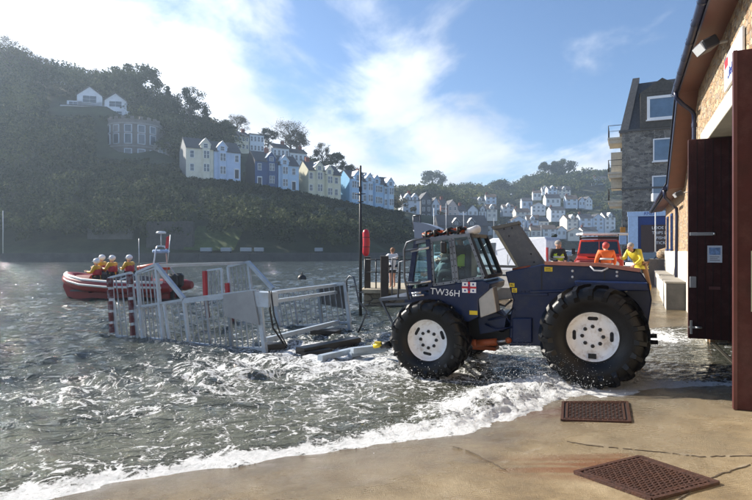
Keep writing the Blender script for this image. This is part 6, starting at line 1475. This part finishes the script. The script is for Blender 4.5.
for fl_, hs in ((0.6,2.0),(4.2,2.5),(7.3,1.8)):
    for k in range(1,6):
        if fl_ < 1 and k < 3: continue
        a = R(180)+math.pi*(k+.15)/6.2; cx_, cy_ = Rr*math.cos(a), Rr*math.sin(a)*.8; wv2 = empty('t', (0,0,0)); bpy.data.objects.remove(wv2)
        M = Matrix.Rotation(a+R(90),3,'Z'); o = MB().box((cx_*1.012,cy_*1.012,fl_+hs/2),(2.0,.16,hs+.3),M).build('window', wallm((.55,.6,.66)), e); MB().box((cx_*1.03,cy_*1.03,fl_+hs/2),(1.6,.10,hs),M).build('pane', hglass, o)
q = P(153,158,150); Z0 = CAMZ-(160-250)/F*150
house(q.x, 149, Z0, R(12), 5.6, 6, 4.6, (.20,.195,.19), 'small flat roofed stone wing right of the castle-like house', roof='flat', win=(2.8,), storeys=1, winw=1.8)
q = P(78,147,150); house(q.x,147,CAMZ-(148-250)/F*147,R(10),2.4,3,1.6,(.5,.5,.5),'tiny pale shed half lost in the left hillside trees', roof='gable', rh=1.2, cat='shed', name='shed')
# right cluster along the bank
cl = [(403,420,215,200,205,(.58,.62,.68),'white terrace with dormers directly right of the signal pole houses','ridge',3),(421,432,220,199,212,(.07,.075,.085),'dark slate fronted tall house in the riverside cluster','gable',3),(432,440,221,204,214,(.55,.6,.66),'white house with a gable beside the dark slate one','gable',3),
 (441,447.5,219,205,222,(.20,.10,.08),'narrow brown house in the riverside cluster','ridge',3),(448,458,218,206,226,(.52,.44,.40),'pinkish house with white dormers in the riverside cluster','gable',2),(459,467,219,211,230,(.55,.6,.68),'low bluish house left of the sunlit white group','ridge',2)]
for l, r_x, yb, yt, Y_, colr, lab, rf__, st_ in cl:
    x0 = (l-376)/F*Y_; w_ = (r_x-l)/F*Y_; zb = CAMZ-(yb-250)/F*Y_; h = (yb-yt)/F*Y_; k = max(2, int(w_/2.2))
    house(x0, Y_, zb, R(12), w_*1.02, 7, h, colr, lab, roof=rf__, rh=2.6, storeys=st_, win=tuple(w_*(i+.5)/k for i in range(k)), dormers=(w_*.28,w_*.72) if w_ > 6 and rf__=='ridge' else (), chim=(w_*.5,) if rf__=='ridge' else (), rmat=roofm)
q = P(438,226,190); house(q.x,190,CAMZ-(236-250)/F*190,R(6),18,8,3.8,(.10,.10,.11),'long dark roofed building with two white framed windows behind the tractor cab', roof='ridge', rh=3.6, storeys=1, win=(5.,9.,14.), dormers=(6.5,12.), winw=1.2)
q = P(500,232,200); 
# the white town on the far hill: rows (px left, px right, base y, eave y, distance)
town = [
 [(464,474,209,202,325),(475,485,207,201,328),(486,496,204,197,332),(468,478,216,210,300),(479,486,217,211,300),(487,497,218,209,300)],
 [(503,514,214,207,345),(516,530,219,212,332),(532,545,213,206,346),(522,532,207,201,352),(546,560,204,198,365),(533,541,198,193,380),(542,548,193,189,398),(548,557,195,189,390),(558,570,196,190,392)],
 [(566,577,206,199,362),(579,585,206,201,362),(586,593,207,200,360),(594,606,183,179,455)],
 [(512,526,228,220,312),(527,538,229,220,312),(539,549,228,221,312),(551,565,219,210,330),(567,579,231,219,308),(580,592,231,218,308),(593,604,230,218,308),(605,616,230,217,308)],
 [(519,530,237,231,296),(531,541,237,230,296),(543,556,237,229,296),(557,566,236,230,296),(568,582,238,232,294),(583,598,238,231,294),(480,492,232,226,300),(493,505,236,229,296),(506,517,238,232,296)]]
rown = ['sunlit group left of the grey duct','upper cluster above the harbour','group high on the far hill','long middle row, far hill','harbourside row, far hill']
ordn = ['first','second','third','fourth','fifth','sixth','seventh','eighth','ninth']
random.seed(12)
for ri_, rw in enumerate(town):
    rs = sorted(rw)
    for (l, r_x, yb, yt, Y_) in rw:
        x0 = (l-376)/F*Y_; w_ = (r_x-l)/F*Y_; zb = CAMZ-(yb-250)/F*Y_; h = (yb-yt)/F*Y_; k = max(2, int(w_/2.6)); g = random.random()
        base = random.choice([(.60,.64,.70),(.64,.66,.68),(.50,.58,.68),(.62,.60,.54)]); rt = random.choice(['ridge','ridge','gable','ridge']); stn_ = max(1, int(round(h/2.7)))
        col_n = {(.6,.64,.7):'bluish white',(.64,.66,.68):'white',(.5,.58,.68):'pale blue',(.62,.6,.54):'cream white'}[base]
        house(x0, Y_, zb, R(random.uniform(-12,14)), w_*1.03, 7.5, h, base, '%s %s house, %s from the left, %s' % (col_n, 'gable fronted' if rt=='gable' else 'ridge roofed', ordn[rs.index((l,r_x,yb,yt,Y_))], rown[ri_]), roof=rt, rh=random.uniform(1.8,3.), storeys=stn_, win=tuple(w_*(i+.5)/k for i in range(k)), group='white houses of the town on the far hill', winw=w_/k*.42, rmat=random.choice([roofm, roofm, roofb]), dormers=(w_*.5,) if (g < .3 and rt=='ridge') else (), chim=(w_*.15,) if g > .4 and rt=='ridge' else ())
# long stone quay wall and things on the far bank
fq = MB(); ptsq = [(-90,93.0),(-64,93.0),(-47.3,93.0),(-30.8,94.9),(-22.5,96.9),(-12.4,101.9),(-5.2,107.9),(4.2,119.9),(17,169.9)]
fw_ = empty('river_wall', (0,0,0), 0, 'long low stone river wall along the opposite bank', 'wall'); 
for (xa_, ya_), (xc_, yc_) in zip(ptsq[:-1], ptsq[1:]): fq.bar((xa_,ya_-.5,.35),(xc_,yc_-.5,.35),.7,2.3)
fq.build('masonry', mat('dark_quay_stone',(.085,.08,.075),.9,0,.3,.6,.4,3), fw_)
for i, (px_, wd_) in enumerate(((205.5,11),(225.5,10),(245.5,11),(258.5,9),(318.5,8))):
    Y_ = 101 if px_ < 300 else 107; q = P(px_,250,Y_); w_ = wd_/F*Y_; e = empty('market_shelter', (q.x-w_/2,Y_,1.45), 0, ['white topped van like shelter farthest left on the opposite quay','white shelter second from the left on the opposite quay','white shelter third from the left on the opposite quay','small greyish shelter fourth from the left on the opposite quay','lone white shelter right of the others on the opposite quay'][i], 'shelter', 'white shelters on the opposite quay')
    MB().b2((0,0,.35),(w_,.9,1.05),bev=.06).build('top', mat('shelter_top',(.34,.37,.40),.7), e); MB().b2((.15,.1,0),(w_-.15,.8,.345)).build('base', darkcl, e)
q = P(97,225,106); wl_ = MB().b2((0,0,-1),(9,.6,1.2)).build('ruined_wall', mat('old_wall',(.16,.155,.15),.9,0,.2,1)); wl_.location = (q.x-3,108,5.2); tag(wl_, 'pale strip of old wall in the trees above the lifeboat crew', 'wall')
q = P(165,250,104); wl_ = MB().b2((0,0,-1),(9,1,6.2)).b2((1,-.02,3.4),(8,-.001,3.7)).build('ruined_wall', mat('old_wall2',(.07,.066,.064),.9,0,.3,1.5)); wl_.location = (q.x-4,105,1.4); tag(wl_, 'dark old stone wall behind the lifeboat mast', 'wall')
q = P(3,250,97); e = empty('flag_pole', (q.x,97,1.3), 0, 'thin white pole at the far left on the opposite bank', 'pole'); MB().tube([(0,0,0),(0,0,7.8)],.09,6).build('shaft', mat('pale_post',(.5,.5,.5),.5), e)
gp__ = grid_mesh('grass_bank', np.arange(-37,-27,.8), np.arange(104,113,.8), lambda X, Y: hill(X,Y)+.6, mat('grass_bank',(.07,.10,.025),.95,0,.3,1)); tag(gp__, kind='structure')
# swimmer/seal-like dark buoy in the river
q = P(302,280,38); bu = MB().blob((0,0,.05),(.32,.25,.30),12,8).tube([(0,0,.3),(0,0,.5)],.05,6).build('mooring_buoy', black); bu.location = (q.x,38,0); tag(bu, 'small black mooring buoy floating beyond the carriage', 'buoy')

# ------------------------------------------------------------------ the air
hzm = bpy.data.materials.new('haze'); nt, N, L = nodes_of(hzm); N.remove(N['Principled BSDF']); pv = N.new('ShaderNodeVolumePrincipled')
pv.inputs['Color'].default_value = (.66,.82,1.,1); pv.inputs['Density'].default_value = HAZE; pv.inputs['Anisotropy'].default_value = .45
L.new(pv.outputs[0], N['Material Output'].inputs['Volume'])
hzb = MB().b2((-345,-40,-6),(630,768,92)).build('haze', hzm); tag(hzb, 'thin sunlit haze hanging over the river', 'haze', kind='stuff')

for o_ in bpy.data.objects:
    if o_.get('label') and len(o_['label'].split()) > 16: print('LONG', len(o_['label'].split()), o_['label'])
    if o_.get('label') and len(o_['label'].split()) < 4: print('SHORT', o_['label'])
